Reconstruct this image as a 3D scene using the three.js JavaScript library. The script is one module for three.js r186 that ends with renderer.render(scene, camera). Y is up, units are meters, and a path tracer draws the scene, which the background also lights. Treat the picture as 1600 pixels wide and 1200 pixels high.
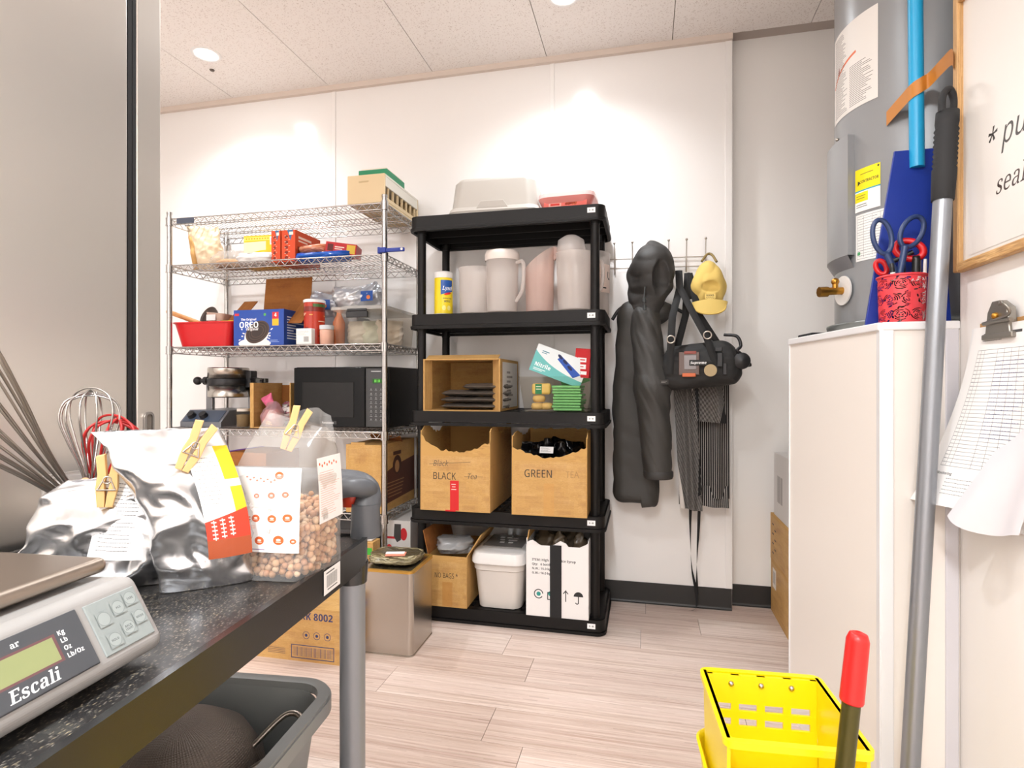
import * as THREE from 'three';
import { RoundedBoxGeometry } from 'three/addons/geometries/RoundedBoxGeometry.js';
import { mergeGeometries, mergeVertices } from 'three/addons/utils/BufferGeometryUtils.js';
import { RectAreaLightUniformsLib } from 'three/addons/lights/RectAreaLightUniformsLib.js';
import { MarchingCubes } from 'three/addons/objects/MarchingCubes.js';
import { ImprovedNoise } from 'three/addons/math/ImprovedNoise.js';

// ---------------------------------------------------------------- camera, light, exposure
const scene = new THREE.Scene();
const camera = new THREE.PerspectiveCamera(2 * Math.atan(600 / 892) * 180 / Math.PI, 1600 / 1200, 0.02, 40);
camera.position.set(0, 1.067, 2.86);
camera.rotation.set(0, 13.127 * Math.PI / 180, 0);
scene.add(camera);
const renderer = new THREE.WebGLRenderer();
renderer.toneMapping = THREE.LinearToneMapping;
renderer.toneMappingExposure = 1.17;
renderer.shadowMap.enabled = true;
RectAreaLightUniformsLib.init();
const LAMP_POWER = 6.2;                 // candela of one recessed downlight
const LAMP_COLOR = new THREE.Color(0.93, 0.965, 1);
const LAMP_SPOTS = [[-2.135, 0.43], [-0.336, 0.45], [-2.0, 1.95], [-0.325, 2.0], [-2.0, 3.5], [-0.325, 3.55], [-2.0, 5.05], [-0.325, 5.1]];
const PANEL_RADIANCE = 66;             // LED ceiling panels of the kitchen behind the camera
const CEIL = 2.715;

// ---------------------------------------------------------------- helpers
const R = Math.PI / 180;
const V = (x, y, z) => new THREE.Vector3(x, y, z);
function rand(s) { let a = s * 2654435761 >>> 0; return () => { a |= 0; a = a + 0x6D2B79F5 | 0; let t = Math.imul(a ^ a >>> 15, 1 | a); t = t + Math.imul(t ^ t >>> 7, 61 | t) ^ t; return ((t ^ t >>> 14) >>> 0) / 4294967296; }; }
const noise = new ImprovedNoise();
const taken = {};
function numbered(n) { taken[n] = (taken[n] ?? -1) + 1; return taken[n] ? n + '_' + String(taken[n]).padStart(3, '0') : n; }
function thing(name, label, category, [x, y, z] = [0, 0, 0], turn = 0, group) {
  const o = new THREE.Group(); o.name = numbered(name); scene.add(o);
  o.position.set(x, y, z); o.rotation.y = turn; o.userData = { label, category };
  if (group) o.userData.group = group;
  return o;
}
function flat(g) { const n = g.index ? g.toNonIndexed() : g; if (!n.attributes.normal) n.computeVertexNormals(); if (!n.attributes.uv) n.setAttribute('uv', new THREE.Float32BufferAttribute(new Float32Array(n.attributes.position.count * 2), 2)); for (const k of Object.keys(n.attributes)) if (!['position', 'normal', 'uv'].includes(k)) n.deleteAttribute(k); n.morphAttributes = {}; return n; }
function merge(gs) { return Array.isArray(gs) ? (gs.length === 1 ? gs[0] : mergeGeometries(gs.map(flat))) : gs; }
function obj(parent, name, geo, mat, o = {}) {
  const m = new THREE.Mesh(merge(geo), mat);
  m.name = parent === scene ? numbered(name) : name; m.castShadow = m.receiveShadow = true;
  if (o.pos) m.position.set(...o.pos);
  if (o.rot) m.rotation.set(...o.rot);
  if (o.label) m.userData.label = o.label;
  if (o.kind) m.userData.kind = o.kind;
  if (o.category) m.userData.category = o.category;
  if (o.group) m.userData.group = o.group;
  parent.add(m); return m;
}
function struct(name, geo, mat) { return obj(scene, name, geo, mat, { kind: 'structure' }); }
// geometries; boxes stand on (x, y, z)
function box(w, h, d, x = 0, y = 0, z = 0, r = 0) {
  const g = r > 0 ? new RoundedBoxGeometry(w, h, d, 2, Math.min(r, w / 2.02, h / 2.02, d / 2.02)) : new THREE.BoxGeometry(w, h, d);
  g.translate(x, y + h / 2, z); return g;
}
function cyl(r1, r2, h, x = 0, y = 0, z = 0, seg = 32, open = false) { const g = new THREE.CylinderGeometry(r1, r2, h, seg, 1, open); g.translate(x, y + h / 2, z); return g; }
function rod(a, b, r, seg = 6) {
  const A = V(...a), B = V(...b), d = B.clone().sub(A), g = new THREE.CylinderGeometry(r, r, d.length(), seg);
  g.applyQuaternion(new THREE.Quaternion().setFromUnitVectors(V(0, 1, 0), d.clone().normalize()));
  g.translate((A.x + B.x) / 2, (A.y + B.y) / 2, (A.z + B.z) / 2); return g;
}
function tube(pts, r, n = 32, seg = 8, closed = false, tension = 0.5) { return new THREE.TubeGeometry(new THREE.CatmullRomCurve3(pts.map(p => V(...p)), closed, 'catmullrom', tension), n, r, seg, closed); }
function lathe(pts, seg = 40) { return new THREE.LatheGeometry(pts.map(p => new THREE.Vector2(...p)), seg); }
function poly(pts, t, bevel = 0) {
  const s = new THREE.Shape(pts.map(p => new THREE.Vector2(...p)));
  return new THREE.ExtrudeGeometry(s, { depth: t, bevelEnabled: bevel > 0, bevelSize: bevel, bevelThickness: bevel, bevelSegments: 2, steps: 1, curveSegments: 12 });
}
function rrect(w, d, r, holeInset) {
  const mk = (P, w, d, r) => { const x = w / 2, y = d / 2; P.moveTo(-x + r, -y); P.lineTo(x - r, -y); P.absarc(x - r, -y + r, r, -Math.PI / 2, 0); P.lineTo(x, y - r); P.absarc(x - r, y - r, r, 0, Math.PI / 2); P.lineTo(-x + r, y); P.absarc(-x + r, y - r, r, Math.PI / 2, Math.PI); P.lineTo(-x, -y + r); P.absarc(-x + r, -y + r, r, Math.PI, Math.PI * 1.5); return P; };
  const s = mk(new THREE.Shape(), w, d, r);
  if (holeInset) s.holes.push(mk(new THREE.Path(), w - 2 * holeInset, d - 2 * holeInset, Math.max(r - holeInset, 0.002)));
  return s;
}
// horizontal slab or ring with rounded corners, standing on y
function slab(w, d, h, r, y = 0, inset = 0) { const g = new THREE.ExtrudeGeometry(rrect(w, d, r, inset), { depth: h, bevelEnabled: false, curveSegments: 6 }); g.rotateX(-Math.PI / 2); g.translate(0, y, 0); return g; }
// loft between rounded rectangles: rings [[w, d, r, y], ...]
function loft(rings, n = 8, cap = true) {
  const pos = [], idx = [], P = 4 * n;
  for (const [w, d, r, y] of rings) for (let c = 0; c < 4; c++) for (let k = 0; k < n; k++) {
    const a = c * Math.PI / 2 + k / (n - 1) * Math.PI / 2, sx = c === 0 || c === 3 ? 1 : -1, sz = c < 2 ? 1 : -1;
    pos.push(sx * (w / 2 - r) + r * Math.cos(a), y, sz * (d / 2 - r) + r * Math.sin(a));
  }
  for (let i = 0; i < rings.length - 1; i++) for (let k = 0; k < P; k++) { const a = i * P + k, b = i * P + (k + 1) % P, c = a + P, d = b + P; idx.push(a, c, b, b, c, d); }
  if (cap) for (const i of [0, rings.length - 1]) { const c0 = pos.length / 3; pos.push(0, rings[i][3], 0); for (let k = 0; k < P; k++) { const a = i * P + k, b = i * P + (k + 1) % P; i ? idx.push(c0, b, a) : idx.push(c0, a, b); } }
  const g = new THREE.BufferGeometry(); g.setAttribute('position', new THREE.Float32BufferAttribute(pos, 3)); g.setIndex(idx);
  const f = g.toNonIndexed(); f.computeVertexNormals(); return creased(f);
}
function creased(g, ang = 0.6) { // smooth normals below a crease angle
  const p = g.attributes.position, m = new Map(), fn = [], n = p.count;
  const key = i => Math.round(p.getX(i) * 2e4) + ',' + Math.round(p.getY(i) * 2e4) + ',' + Math.round(p.getZ(i) * 2e4);
  const a = V(), b = V(), c = V();
  for (let i = 0; i < n; i += 3) { a.fromBufferAttribute(p, i); b.fromBufferAttribute(p, i + 1); c.fromBufferAttribute(p, i + 2); const N = b.clone().sub(a).cross(c.clone().sub(a)); fn.push(N); for (let k = 0; k < 3; k++) { const q = key(i + k); if (!m.has(q)) m.set(q, []); m.get(q).push(i / 3); } }
  const out = new Float32Array(n * 3), cs = Math.cos(ang);
  for (let i = 0; i < n; i++) { const f = fn[Math.floor(i / 3)], fl = f.length() || 1, s = V(); for (const j of m.get(key(i))) { const g2 = fn[j]; if (g2.dot(f) / ((g2.length() || 1) * fl) > cs) s.add(g2); } s.normalize(); out.set([s.x, s.y, s.z], i * 3); }
  g.setAttribute('normal', new THREE.BufferAttribute(out, 3)); return g;
}
// a surface z = f(u, v) as a thin closed sheet is not needed: param surface with u, v in 0..1
function surf(fn, nu = 24, nv = 24) {
  const pos = [], uv = [], idx = [];
  for (let j = 0; j <= nv; j++) for (let i = 0; i <= nu; i++) { const p = fn(i / nu, j / nv); pos.push(p[0], p[1], p[2]); uv.push(i / nu, j / nv); }
  for (let j = 0; j < nv; j++) for (let i = 0; i < nu; i++) { const a = j * (nu + 1) + i, b = a + 1, c = a + nu + 1, d = c + 1; idx.push(a, b, c, b, d, c); }
  const g = new THREE.BufferGeometry(); g.setAttribute('position', new THREE.Float32BufferAttribute(pos, 3)); g.setAttribute('uv', new THREE.Float32BufferAttribute(uv, 2)); g.setIndex(idx); g.computeVertexNormals(); return g;
}
// a stuffed bag or pouch: cross-sections from bottom (v = 0) to top (v = 1)
function pouch(w, h, d, { seed = 1, crumple = 0.006, freq = 14, top = 0.05, topW = 1, bot = 0.35, belly = 0.4, sq = 3.2, lean = 0, leanZ = 0, nu = 64, nv = 40, facet = false, gather = 0 } = {}) {
  const g = surf((u, v) => {
    const a = u * Math.PI * 2, ca = Math.cos(a), sa = Math.sin(a);
    const prof = v < belly ? bot + (1 - bot) * Math.sin(v / belly * Math.PI / 2) : top + (1 - top) * Math.pow(Math.cos((v - belly) / (1 - belly) * Math.PI / 2), 0.8);
    const ww = w / 2 * (v > belly ? 1 + (topW - 1) * Math.pow((v - belly) / (1 - belly), 1.5) : 0.93 + 0.07 * v / belly);
    const k = Math.pow(Math.pow(Math.abs(ca), sq) + Math.pow(Math.abs(sa), sq), -1 / sq);
    let x = ww * ca * k, z = d / 2 * prof * sa * k, y = h * v;
    const n1 = noise.noise(x * freq + seed * 7.1, y * freq + seed, z * freq + seed * 3.3), n2 = noise.noise(x * freq * 2.3 + seed, y * freq * 2.3, z * freq * 2.3 + 9);
    const rd = facet ? (1 - 2 * Math.abs(n1)) * 0.8 + (1 - 2 * Math.abs(n2)) * 0.35 - 0.5 : n1 + 0.5 * n2;
    const e = crumple * rd * Math.min(1, v * 6 + 0.2);
    x += e * ca + gather * Math.sin(a * 9) * v * v * 0.3; z += e * 1.6 * Math.sign(sa || 1) * Math.min(1, Math.abs(sa) * 2); y += crumple * 0.4 * n2 * (v > 0.02 ? 1 : 0);
    return [x + lean * v * v, Math.max(0, y), z + leanZ * v * v];
  }, nu, nv);
  const cap = (v0, flip) => { const p = g.attributes.position, out = [], row = v0 * (nu + 1); let cx = 0, cy = 0, cz = 0; for (let i = 0; i < nu; i++) { cx += p.getX(row + i) / nu; cy += p.getY(row + i) / nu; cz += p.getZ(row + i) / nu; } for (let i = 0; i < nu; i++) { const a = row + i, b = row + i + 1; const t = [[cx, cy, cz], [p.getX(a), p.getY(a), p.getZ(a)], [p.getX(b), p.getY(b), p.getZ(b)]]; if (flip) t.reverse(); out.push(...t.flat()); } const q = new THREE.BufferGeometry(); q.setAttribute('position', new THREE.Float32BufferAttribute(out, 3)); q.computeVertexNormals(); return q; };
  return merge([g, cap(0, false), cap(nv, true)]);
}
// marching-cubes mesh of a distance field
function sdfMesh(f, mn, mx, res = 48) {
  const mc = new MarchingCubes(res, new THREE.MeshStandardMaterial(), false, false, 120000), h = res / 2;
  mc.isolation = 0;
  const c = mn.map((a, i) => (a + mx[i]) / 2), s = mn.map((a, i) => (mx[i] - a) / 2);
  for (let k = 0; k < res; k++) for (let j = 0; j < res; j++) for (let i = 0; i < res; i++) mc.field[k * res * res + j * res + i] = -f(c[0] + s[0] * (i - h) / h, c[1] + s[1] * (j - h) / h, c[2] + s[2] * (k - h) / h);
  mc.update();
  const n = mc.count, p = new Float32Array(n * 3);
  for (let i = 0; i < n; i++) for (let a = 0; a < 3; a++) p[i * 3 + a] = c[a] + s[a] * mc.positionArray[i * 3 + a];
  let g = new THREE.BufferGeometry(); g.setAttribute('position', new THREE.BufferAttribute(p, 3)); g = mergeVertices(g, 1e-5); g.computeVertexNormals(); return flat(g);
}
const smin = (a, b, k) => { const h = Math.max(k - Math.abs(a - b), 0) / k; return Math.min(a, b) - h * h * k * 0.25; };
function capsule(p, a, b, ra, rb) { const bx = b[0] - a[0], by = b[1] - a[1], bz = b[2] - a[2], px = p[0] - a[0], py = p[1] - a[1], pz = p[2] - a[2]; const t = Math.min(1, Math.max(0, (px * bx + py * by + pz * bz) / (bx * bx + by * by + bz * bz))); return Math.hypot(px - bx * t, py - by * t, pz - bz * t) - (ra + (rb - ra) * t); }
function rbox(p, c, s, r) { const q = [0, 1, 2].map(i => Math.abs(p[i] - c[i]) - s[i] + r); return Math.hypot(...q.map(v => Math.max(v, 0))) + Math.min(Math.max(...q), 0) - r; }
function ellipsoid(p, c, s) { const k = Math.hypot((p[0] - c[0]) / s[0], (p[1] - c[1]) / s[1], (p[2] - c[2]) / s[2]); return (k - 1) * Math.min(...s); }
// canvas textures
function ctex(w, h, draw, srgb = true) { const c = document.createElement('canvas'); c.width = w; c.height = h; const x = c.getContext('2d'); draw(x, w, h); const t = new THREE.CanvasTexture(c); if (srgb) t.colorSpace = THREE.SRGBColorSpace; t.anisotropy = 8; return t; }
function text(x, s, px, py, size, color = '#222', font = 'sans-serif', style = 'bold', align = 'left') { x.fillStyle = color; x.font = `${style} ${size}px ${font}`; x.textAlign = align; x.textBaseline = 'middle'; x.fillText(s, px, py); }
function scribble(x, x0, y0, w, n, dy, col, lw, s) { const r = rand(s); x.strokeStyle = col; x.lineWidth = lw; for (let i = 0; i < n; i++) { let px = x0; const y = y0 + i * dy, L = w * (0.6 + 0.4 * r()); while (px < x0 + L) { const q = 4 + r() * 12; x.beginPath(); x.moveTo(px, y + (r() - 0.5) * 2); x.lineTo(Math.min(px + q, x0 + L), y + (r() - 0.5) * 2); x.stroke(); px += q + 3; } } }
function grain(x, w, h, n, s, cols, len = 1, th = 1) { const r = rand(s); for (let i = 0; i < n; i++) { x.fillStyle = cols[Math.floor(r() * cols.length)]; x.fillRect(r() * w, r() * h, len * (0.5 + r()), th * (0.5 + r())); } }
// materials
const C = (r, g, b) => new THREE.Color().setRGB(r, g, b);
function std(color, roughness = 0.6, metalness = 0, more = {}) { return new THREE.MeshStandardMaterial({ color, roughness, metalness, side: THREE.DoubleSide, ...more }); }
function phys(color, roughness, more = {}) { return new THREE.MeshPhysicalMaterial({ color, roughness, side: THREE.DoubleSide, ...more }); }
function printMat(t, roughness = 0.6, more = {}) { return std('#ffffff', roughness, 0, { map: t, ...more }); }
function decal(w, h, t, x = 0, y = 0, z = 0, parent, name = 'print', more = {}) { const g = new THREE.PlaneGeometry(w, h); g.translate(0, h / 2, 0); return obj(parent, name, g, printMat(t, more.roughness ?? 0.6, more.mat ?? {}), { pos: [x, y, z], rot: more.rot, label: more.label }); }

const cardTex = ctex(512, 512, (x, w, h) => { x.fillStyle = '#c59a5a'; x.fillRect(0, 0, w, h); grain(x, w, h, 9000, 3, ['rgba(120,80,40,.16)', 'rgba(240,205,150,.16)', 'rgba(150,105,60,.14)'], 10, 1.3); grain(x, w, h, 60, 5, ['rgba(120,80,40,.07)', 'rgba(245,215,165,.07)'], 120, 50); });
const M = {
  card: std('#ffffff', 0.85, 0, { map: cardTex }),
  cardDark: std('#c8a07a', 0.85, 0, { map: cardTex }),
  chrome: std('#b9b7b5', 0.22, 1), steel: std('#b5aca2', 0.34, 1), tin: std('#bdb8b0', 0.27, 1), brass: std('#b8863a', 0.32, 1),
  black: std('#17171a', 0.42), blackMatte: std('#1b1b1c', 0.8), blackGloss: phys('#050506', 0.1, { specularIntensity: 0.3 }), darkGrey: std('#3b3d40', 0.5), rubber: std('#232324', 0.75),
  white: std('#e9e7e4', 0.45), paper: std('#efedea', 0.8), offwhite: std('#ddd6cc', 0.5),
  clear: phys('#f4f1ec', 0.12, { transmission: 1, thickness: 0, ior: 1.25 }), film: phys('#f7f5f2', 0.14, { transmission: 0.86, thickness: 0, ior: 1.2 }),
  frosted: phys('#f5efeb', 0.42, { transmission: 0.62, thickness: 0, ior: 1.3 }), pinkFrost: phys('#f4ddd4', 0.42, { transmission: 0.62, thickness: 0, ior: 1.3 }),
  foil: std('#d3d3d5', 0.27, 0.92), wood: std('#c99c63', 0.6), redPlastic: std('#d0151c', 0.35), yellowPlastic: std('#f2d206', 0.35), bluePlastic: std('#12308f', 0.4)
};
// ---------------------------------------------------------------- the room
{
  // floor: base slab and vinyl planks, rows parallel to the back wall
  const floor = struct('floor', box(5.0, 0.1, 6.4, -0.9, -0.106, 2.9), std('#6d5b52', 0.9));
  const plankTex = [0, 1, 2, 3].map(k => ctex(1024, 160, (x, w, h) => {
    x.fillStyle = ['#d0bbaf', '#c8b2a5', '#d4c2b7', '#ccb7ab'][k]; x.fillRect(0, 0, w, h);
    const r = rand(40 + k);
    for (let i = 0; i < 26; i++) { const y = r() * h, a = 2 + r() * 5, f = 0.004 + r() * 0.008, p = r() * 6; x.strokeStyle = r() < 0.6 ? `rgba(140,108,92,${0.05 + r() * 0.12})` : `rgba(240,226,216,${0.1 + r() * 0.14})`; x.lineWidth = 2 + r() * 9; x.beginPath(); for (let q = 0; q <= w; q += 16) x.lineTo(q, y + a * Math.sin(q * f + p)); x.stroke(); }
    grain(x, w, h, 900, 90 + k, ['rgba(120,88,72,.13)', 'rgba(244,232,224,.14)', 'rgba(100,74,62,.10)'], 70, 1.1);
    grain(x, w, h, 14, 70 + k, ['rgba(110,80,66,.16)', 'rgba(95,70,60,.14)'], 60, 4);
  }));
  const mats = plankTex.map(t => std('#ffffff', 0.42, 0, { map: t })), g = new THREE.BoxGeometry(1.2185, 0.006, 0.1788);
  const r = rand(5);
  for (let row = -1; row < 33; row++) {
    const z = 0.139 + (row - 0.5) * 0.18 + 0.0; const off = { 1: 0.232, 2: -0.018, 3: -0.55 }[row] ?? (r() * 1.22);
    for (let k = -4; k < 3; k++) { const x = off + k * 1.22 + 0.61; if (x < -3.6 || x > 1.9 || z > 5.9) continue; obj(floor, 'plank', g, mats[Math.floor(r() * 4)], { pos: [x, -0.003, z] }); }
  }
  // ceiling: acoustic tiles with thin joints, on a slab
  const ceil = struct('ceiling', box(5.0, 0.1, 6.4, -0.9, CEIL + 0.012, 2.9), std('#b9aea6', 0.95));
  const tileTex = ctex(512, 1024, (x, w, h) => { x.fillStyle = '#efe9e4'; x.fillRect(0, 0, w, h); grain(x, w, h, 9000, 8, ['rgba(170,152,140,.28)', 'rgba(245,238,232,.4)', 'rgba(130,108,96,.22)'], 3, 3); });
  const tm = std('#ffffff', 0.95, 0, { map: tileTex }), tg = new THREE.BoxGeometry(0.6065, 0.012, 1.2165);
  for (let i = -5; i < 5; i++) for (let j = 0; j < 5; j++) { const x = -2.313 + 0.61 * (i + 0.5) + 1.22, z = 0.61 + j * 1.22 + 0.012; if (x > 1.45) continue; obj(ceil, 'ceiling_tile', tg, tm, { pos: [x, CEIL + 0.006, z] }); }
  const trimMat = std('#d9cbbf', 0.6);
  struct('trim_1', box(4.0, 0.028, 0.022, -1.6, CEIL - 0.028, 0.011), trimMat);
  // back wall: glossy white panels with divider strips
  const panelMat = phys('#f1eeeb', 0.2, { clearcoat: 0.3, clearcoatRoughness: 0.15 });
  const wallMat = std('#efebe6', 0.5), wallMatte = std('#f1ede9', 0.7);
  const wb = struct('wall_back', box(3.55, 2.75, 0.07, -1.375, 0, -0.041), wallMatte);
  for (const [a, b] of [[-3.15, -2.905], [-2.897, -1.686], [-1.676, -0.463], [-0.453, 0.383]]) obj(wb, 'panel', box(b - a, 2.715, 0.006, (a + b) / 2, 0, -0.003), panelMat);
  const stripMat = std('#efece9', 0.3);
  for (const x of [-2.901, -1.681, -0.458]) obj(wb, 'divider_strip', box(0.022, 2.69, 0.004, x, 0.0, 0.0015, 0.0015), stripMat);
  obj(wb, 'corner_trim', [box(0.03, 2.69, 0.004, 0.384, 0.1, 0.0015, 0.0015), box(0.004, 2.69, 0.078, 0.399, 0.1, -0.037)], stripMat);
  struct('wall_recess', box(1.2, 2.75, 0.1, 0.95, 0, -0.125), phys('#f1eeea', 0.35));
  struct('wall_left', box(0.1, 2.75, 6.3, -3.2, 0, 2.95), wallMatte);
  struct('wall_front', box(5.0, 2.75, 0.1, -0.9, 0, 6.05), wallMatte);
  struct('wall_right', box(0.66, 2.75, 4.68, 1.03, 0, 3.7), std('#efeae5', 0.42));
  struct('wall_alcove', box(0.1, 2.75, 1.5, 1.41, 0, 0.63), wallMatte);
  // black vinyl cove base
  const cove = x => { const s = new THREE.Shape(); s.moveTo(0, 0); s.lineTo(0.014, 0); s.quadraticCurveTo(0.004, 0.002, 0.0035, 0.014); s.lineTo(0.003, 0.1); s.lineTo(0, 0.1); s.closePath(); const g = new THREE.ExtrudeGeometry(s, { depth: x, bevelEnabled: false }); g.rotateY(-Math.PI / 2); return g; };
  const bm = std('#2a2928', 0.45);
  const b1 = cove(3.5); b1.translate(0.398, 0, 0.0005); struct('baseboard_back', b1, bm);
  const b2 = cove(0.9); b2.translate(1.31, 0, -0.0745); struct('baseboard_recess', b2, bm);
  const b3 = cove(4.6); b3.rotateY(-Math.PI / 2); b3.translate(0.6995, 0, 1.4); struct('baseboard_right', b3, bm);
  // recessed downlights
  for (const [i, [x, z]] of LAMP_SPOTS.entries()) {
    const l = thing('downlight', ['lit recessed downlight in ceiling above the wire shelves', 'recessed downlight in ceiling above the black shelving', 'recessed downlight in ceiling over the left of the room', 'recessed downlight in ceiling over the cart aisle', 'left recessed downlight in ceiling behind the camera', 'right recessed downlight in ceiling behind the camera', 'left recessed downlight by the rear wall', 'right recessed downlight by the rear wall'][i], 'ceiling light', [x, CEIL, z], 0, 'recessed downlights');
    obj(l, 'trim_ring', lathe([[0.052, 0.004], [0.05, -0.004], [0.066, -0.005], [0.07, 0]]), M.white);
    obj(l, 'lens', lathe([[0, -0.0015], [0.051, -0.0015]]), std('#fff6ea', 0.5, 0, { emissive: LAMP_COLOR, emissiveIntensity: 40 }));
    const a = new THREE.SpotLight(LAMP_COLOR, LAMP_POWER, 0, 1.2, 1, 2); a.position.set(0, -0.008, 0); a.target.position.set(0, -1, 0); a.castShadow = true; a.shadow.radius = 2.2; l.add(a, a.target);
  }
  for (const [i, x] of [-2.0, -0.33].entries()) {
    const l = thing('ceiling_panel', ['left', 'right'][i] + ' long LED ceiling panel behind the camera', 'ceiling light', [x, CEIL, 4.3], 0, 'LED ceiling panels');
    obj(l, 'frame', slab(0.34, 1.24, 0.012, 0.01, -0.012, 0.02), M.white); obj(l, 'diffuser', box(0.3, 0.004, 1.2, 0, -0.006, 0), std('#ffffff', 0.6, 0, { emissive: LAMP_COLOR, emissiveIntensity: 3 }));
    const a = new THREE.RectAreaLight(LAMP_COLOR, PANEL_RADIANCE, 0.3, 1.2); a.position.set(0, -0.014, 0); a.rotation.x = -Math.PI / 2; l.add(a);
  }
  const s = thing('ceiling_fastener', 'small dark fastener in the ceiling tile beside the lit downlight', 'fastener', [-2.213, CEIL, 0.30]);
  obj(s, 'head', lathe([[0, -0.006], [0.01, -0.005], [0.013, 0]], 16), std('#5d5148', 0.6));
}
// ---------------------------------------------------------------- refrigerator at the left
{
  const f = thing('refrigerator', 'tall stainless steel refrigerator along the left edge of the room', 'refrigerator', [-0.87, 0, 1.979]);
  const sm = phys('#e9e5df', 0.33, { metalness: 1, anisotropy: 0.5 });
  obj(f, 'body', box(0.7, 2.0, 1.3, -0.36, 0.1, 0.65, 0.004), sm);
  obj(f, 'frame_strip', box(0.012, 1.9, 0.052, -0.006, 0.14, 0.028, 0.003), sm);
  obj(f, 'gasket', [box(0.012, 1.88, 0.007, -0.004, 0.15, 0.061), box(0.016, 1.88, 0.008, -0.005, 0.15, 0.0705)], M.blackMatte, { label: 'black rubber door gasket' });
  obj(f, 'door', box(0.05, 1.88, 0.62, -0.019, 0.15, 0.387, 0.004), sm);
  obj(f, 'slot_plate', [slab(0.05, 0.02, 0.003, 0.0095, 0, 0.004)], M.chrome, { pos: [0.0005, 0.992, 0.03], rot: [0, 0, -Math.PI / 2], label: 'oblong chrome slot plate' });
  obj(f, 'slot_recess', slab(0.041, 0.011, 0.0015, 0.0054), std('#6d655d', 0.5), { pos: [0.0003, 0.992, 0.03], rot: [0, 0, -Math.PI / 2] });
  for (const [z, x] of [[0.08, -0.62], [1.2, -0.62], [0.08, -0.08], [1.2, -0.08]]) obj(f, 'foot', cyl(0.025, 0.02, 0.1, x, 0, z, 16), M.black);
}
// ---------------------------------------------------------------- chrome wire shelving
const WX0 = -2.344, WX1 = -1.165, WZ0 = 0.035, WZ1 = 0.44, WH = [0.465, 0.847, 1.255, 1.667, 1.903];
{
  const w = thing('wire_shelving_unit', 'chrome wire shelving unit holding the microwave and snack boxes', 'shelving', [0, 0, 0]);
  for (const x of [WX0, WX1]) for (const z of [WZ0, WZ1]) {
    const gs = [cyl(0.0125, 0.0125, 1.9, x, 0.03, z, 20), cyl(0.0138, 0.0138, 0.01, x, 1.925, z, 16), cyl(0.018, 0.022, 0.03, x, 0, z, 16)];
    for (let k = 0; k < 36; k++) gs.push(new THREE.TorusGeometry(0.0122, 0.0009, 4, 18).rotateX(Math.PI / 2).translate(x, 0.08 + k * 0.0508, z));
    obj(w, 'post', gs, M.chrome);
  }
  WH.forEach((h, si) => {
    const gs = [], zig = (a, b, n) => { for (let k = 0; k < n; k++) { const p = t => [a[0] + (b[0] - a[0]) * t, 0, a[1] + (b[1] - a[1]) * t]; const A = p(k / n), B = p((k + 0.5) / n), Cc = p((k + 1) / n); gs.push(rod([A[0], h - 0.004, A[2]], [B[0], h - 0.03, B[2]], 0.0018, 5), rod([B[0], h - 0.03, B[2]], [Cc[0], h - 0.004, Cc[2]], 0.0018, 5)); } };
    const xs = WX0 + 0.016, xe = WX1 - 0.016, zs = WZ0 + 0.016, ze = WZ1 - 0.016;
    for (const z of [WZ0, WZ1]) { gs.push(rod([xs, h - 0.003, z], [xe, h - 0.003, z], 0.0032), rod([xs, h - 0.032, z], [xe, h - 0.032, z], 0.0028)); zig([xs, z], [xe, z], 24); }
    for (const x of [WX0, WX1]) { gs.push(rod([x, h - 0.003, zs], [x, h - 0.003, ze], 0.0032), rod([x, h - 0.032, zs], [x, h - 0.032, ze], 0.0028)); zig([x, zs], [x, ze], 8); }
    for (const z of [0.14, 0.24, 0.34]) { gs.push(rod([WX0, h - 0.008, z], [WX1, h - 0.008, z], 0.0026)); if (z === 0.24) { gs.push(rod([WX0, h - 0.03, z], [WX1, h - 0.03, z], 0.0024)); zig([WX0, z], [WX1, z], 24); } }
    for (const x of [WX0, WX1]) for (const z of [WZ0, WZ1]) gs.push(cyl(0.0175, 0.0165, 0.036, x, h - 0.034, z, 18), cyl(0.0185, 0.0185, 0.004, x, h - 0.038, z, 18));
    const sh = obj(w, 'shelf', gs, M.chrome);
    const ws = []; for (let k = 0; k < 46; k++) { const x = WX0 + 0.025 + k * (WX1 - WX0 - 0.05) / 45; ws.push(rod([x, h - 0.0045, WZ0 - 0.002], [x, h - 0.0045, WZ1 + 0.002], 0.0018, 5)); }
    obj(sh, 'deck_wires', ws, M.chrome);
    if (si === 4 || si === 1) obj(sh, 'label_holder', box(0.1, 0.026, 0.004, WX0 + 0.1, h - 0.03, WZ1 + 0.006), std('#4d5566', 0.4), { label: 'grey blue plastic label holder' });
  });
  const cl = thing('blue_clamp', 'blue plastic clamp gripping the front right wire shelf post', 'clamp', [WX1, 1.677, WZ1 + 0.018]);
  obj(cl, 'jaw', [box(0.034, 0.024, 0.014, 0, -0.012, 0.004, 0.003), box(0.012, 0.03, 0.02, -0.018, -0.015, -0.002, 0.003)], M.bluePlastic);
  obj(cl, 'lever', box(0.092, 0.018, 0.012, 0.06, -0.01, 0.0, 0.004), M.bluePlastic);
  obj(cl, 'pivot', cyl(0.006, 0.006, 0.016, 0, -0.008, 0, 14).rotateX(Math.PI / 2), M.chrome, { pos: [0.095, 0, 0.0] });
}
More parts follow.
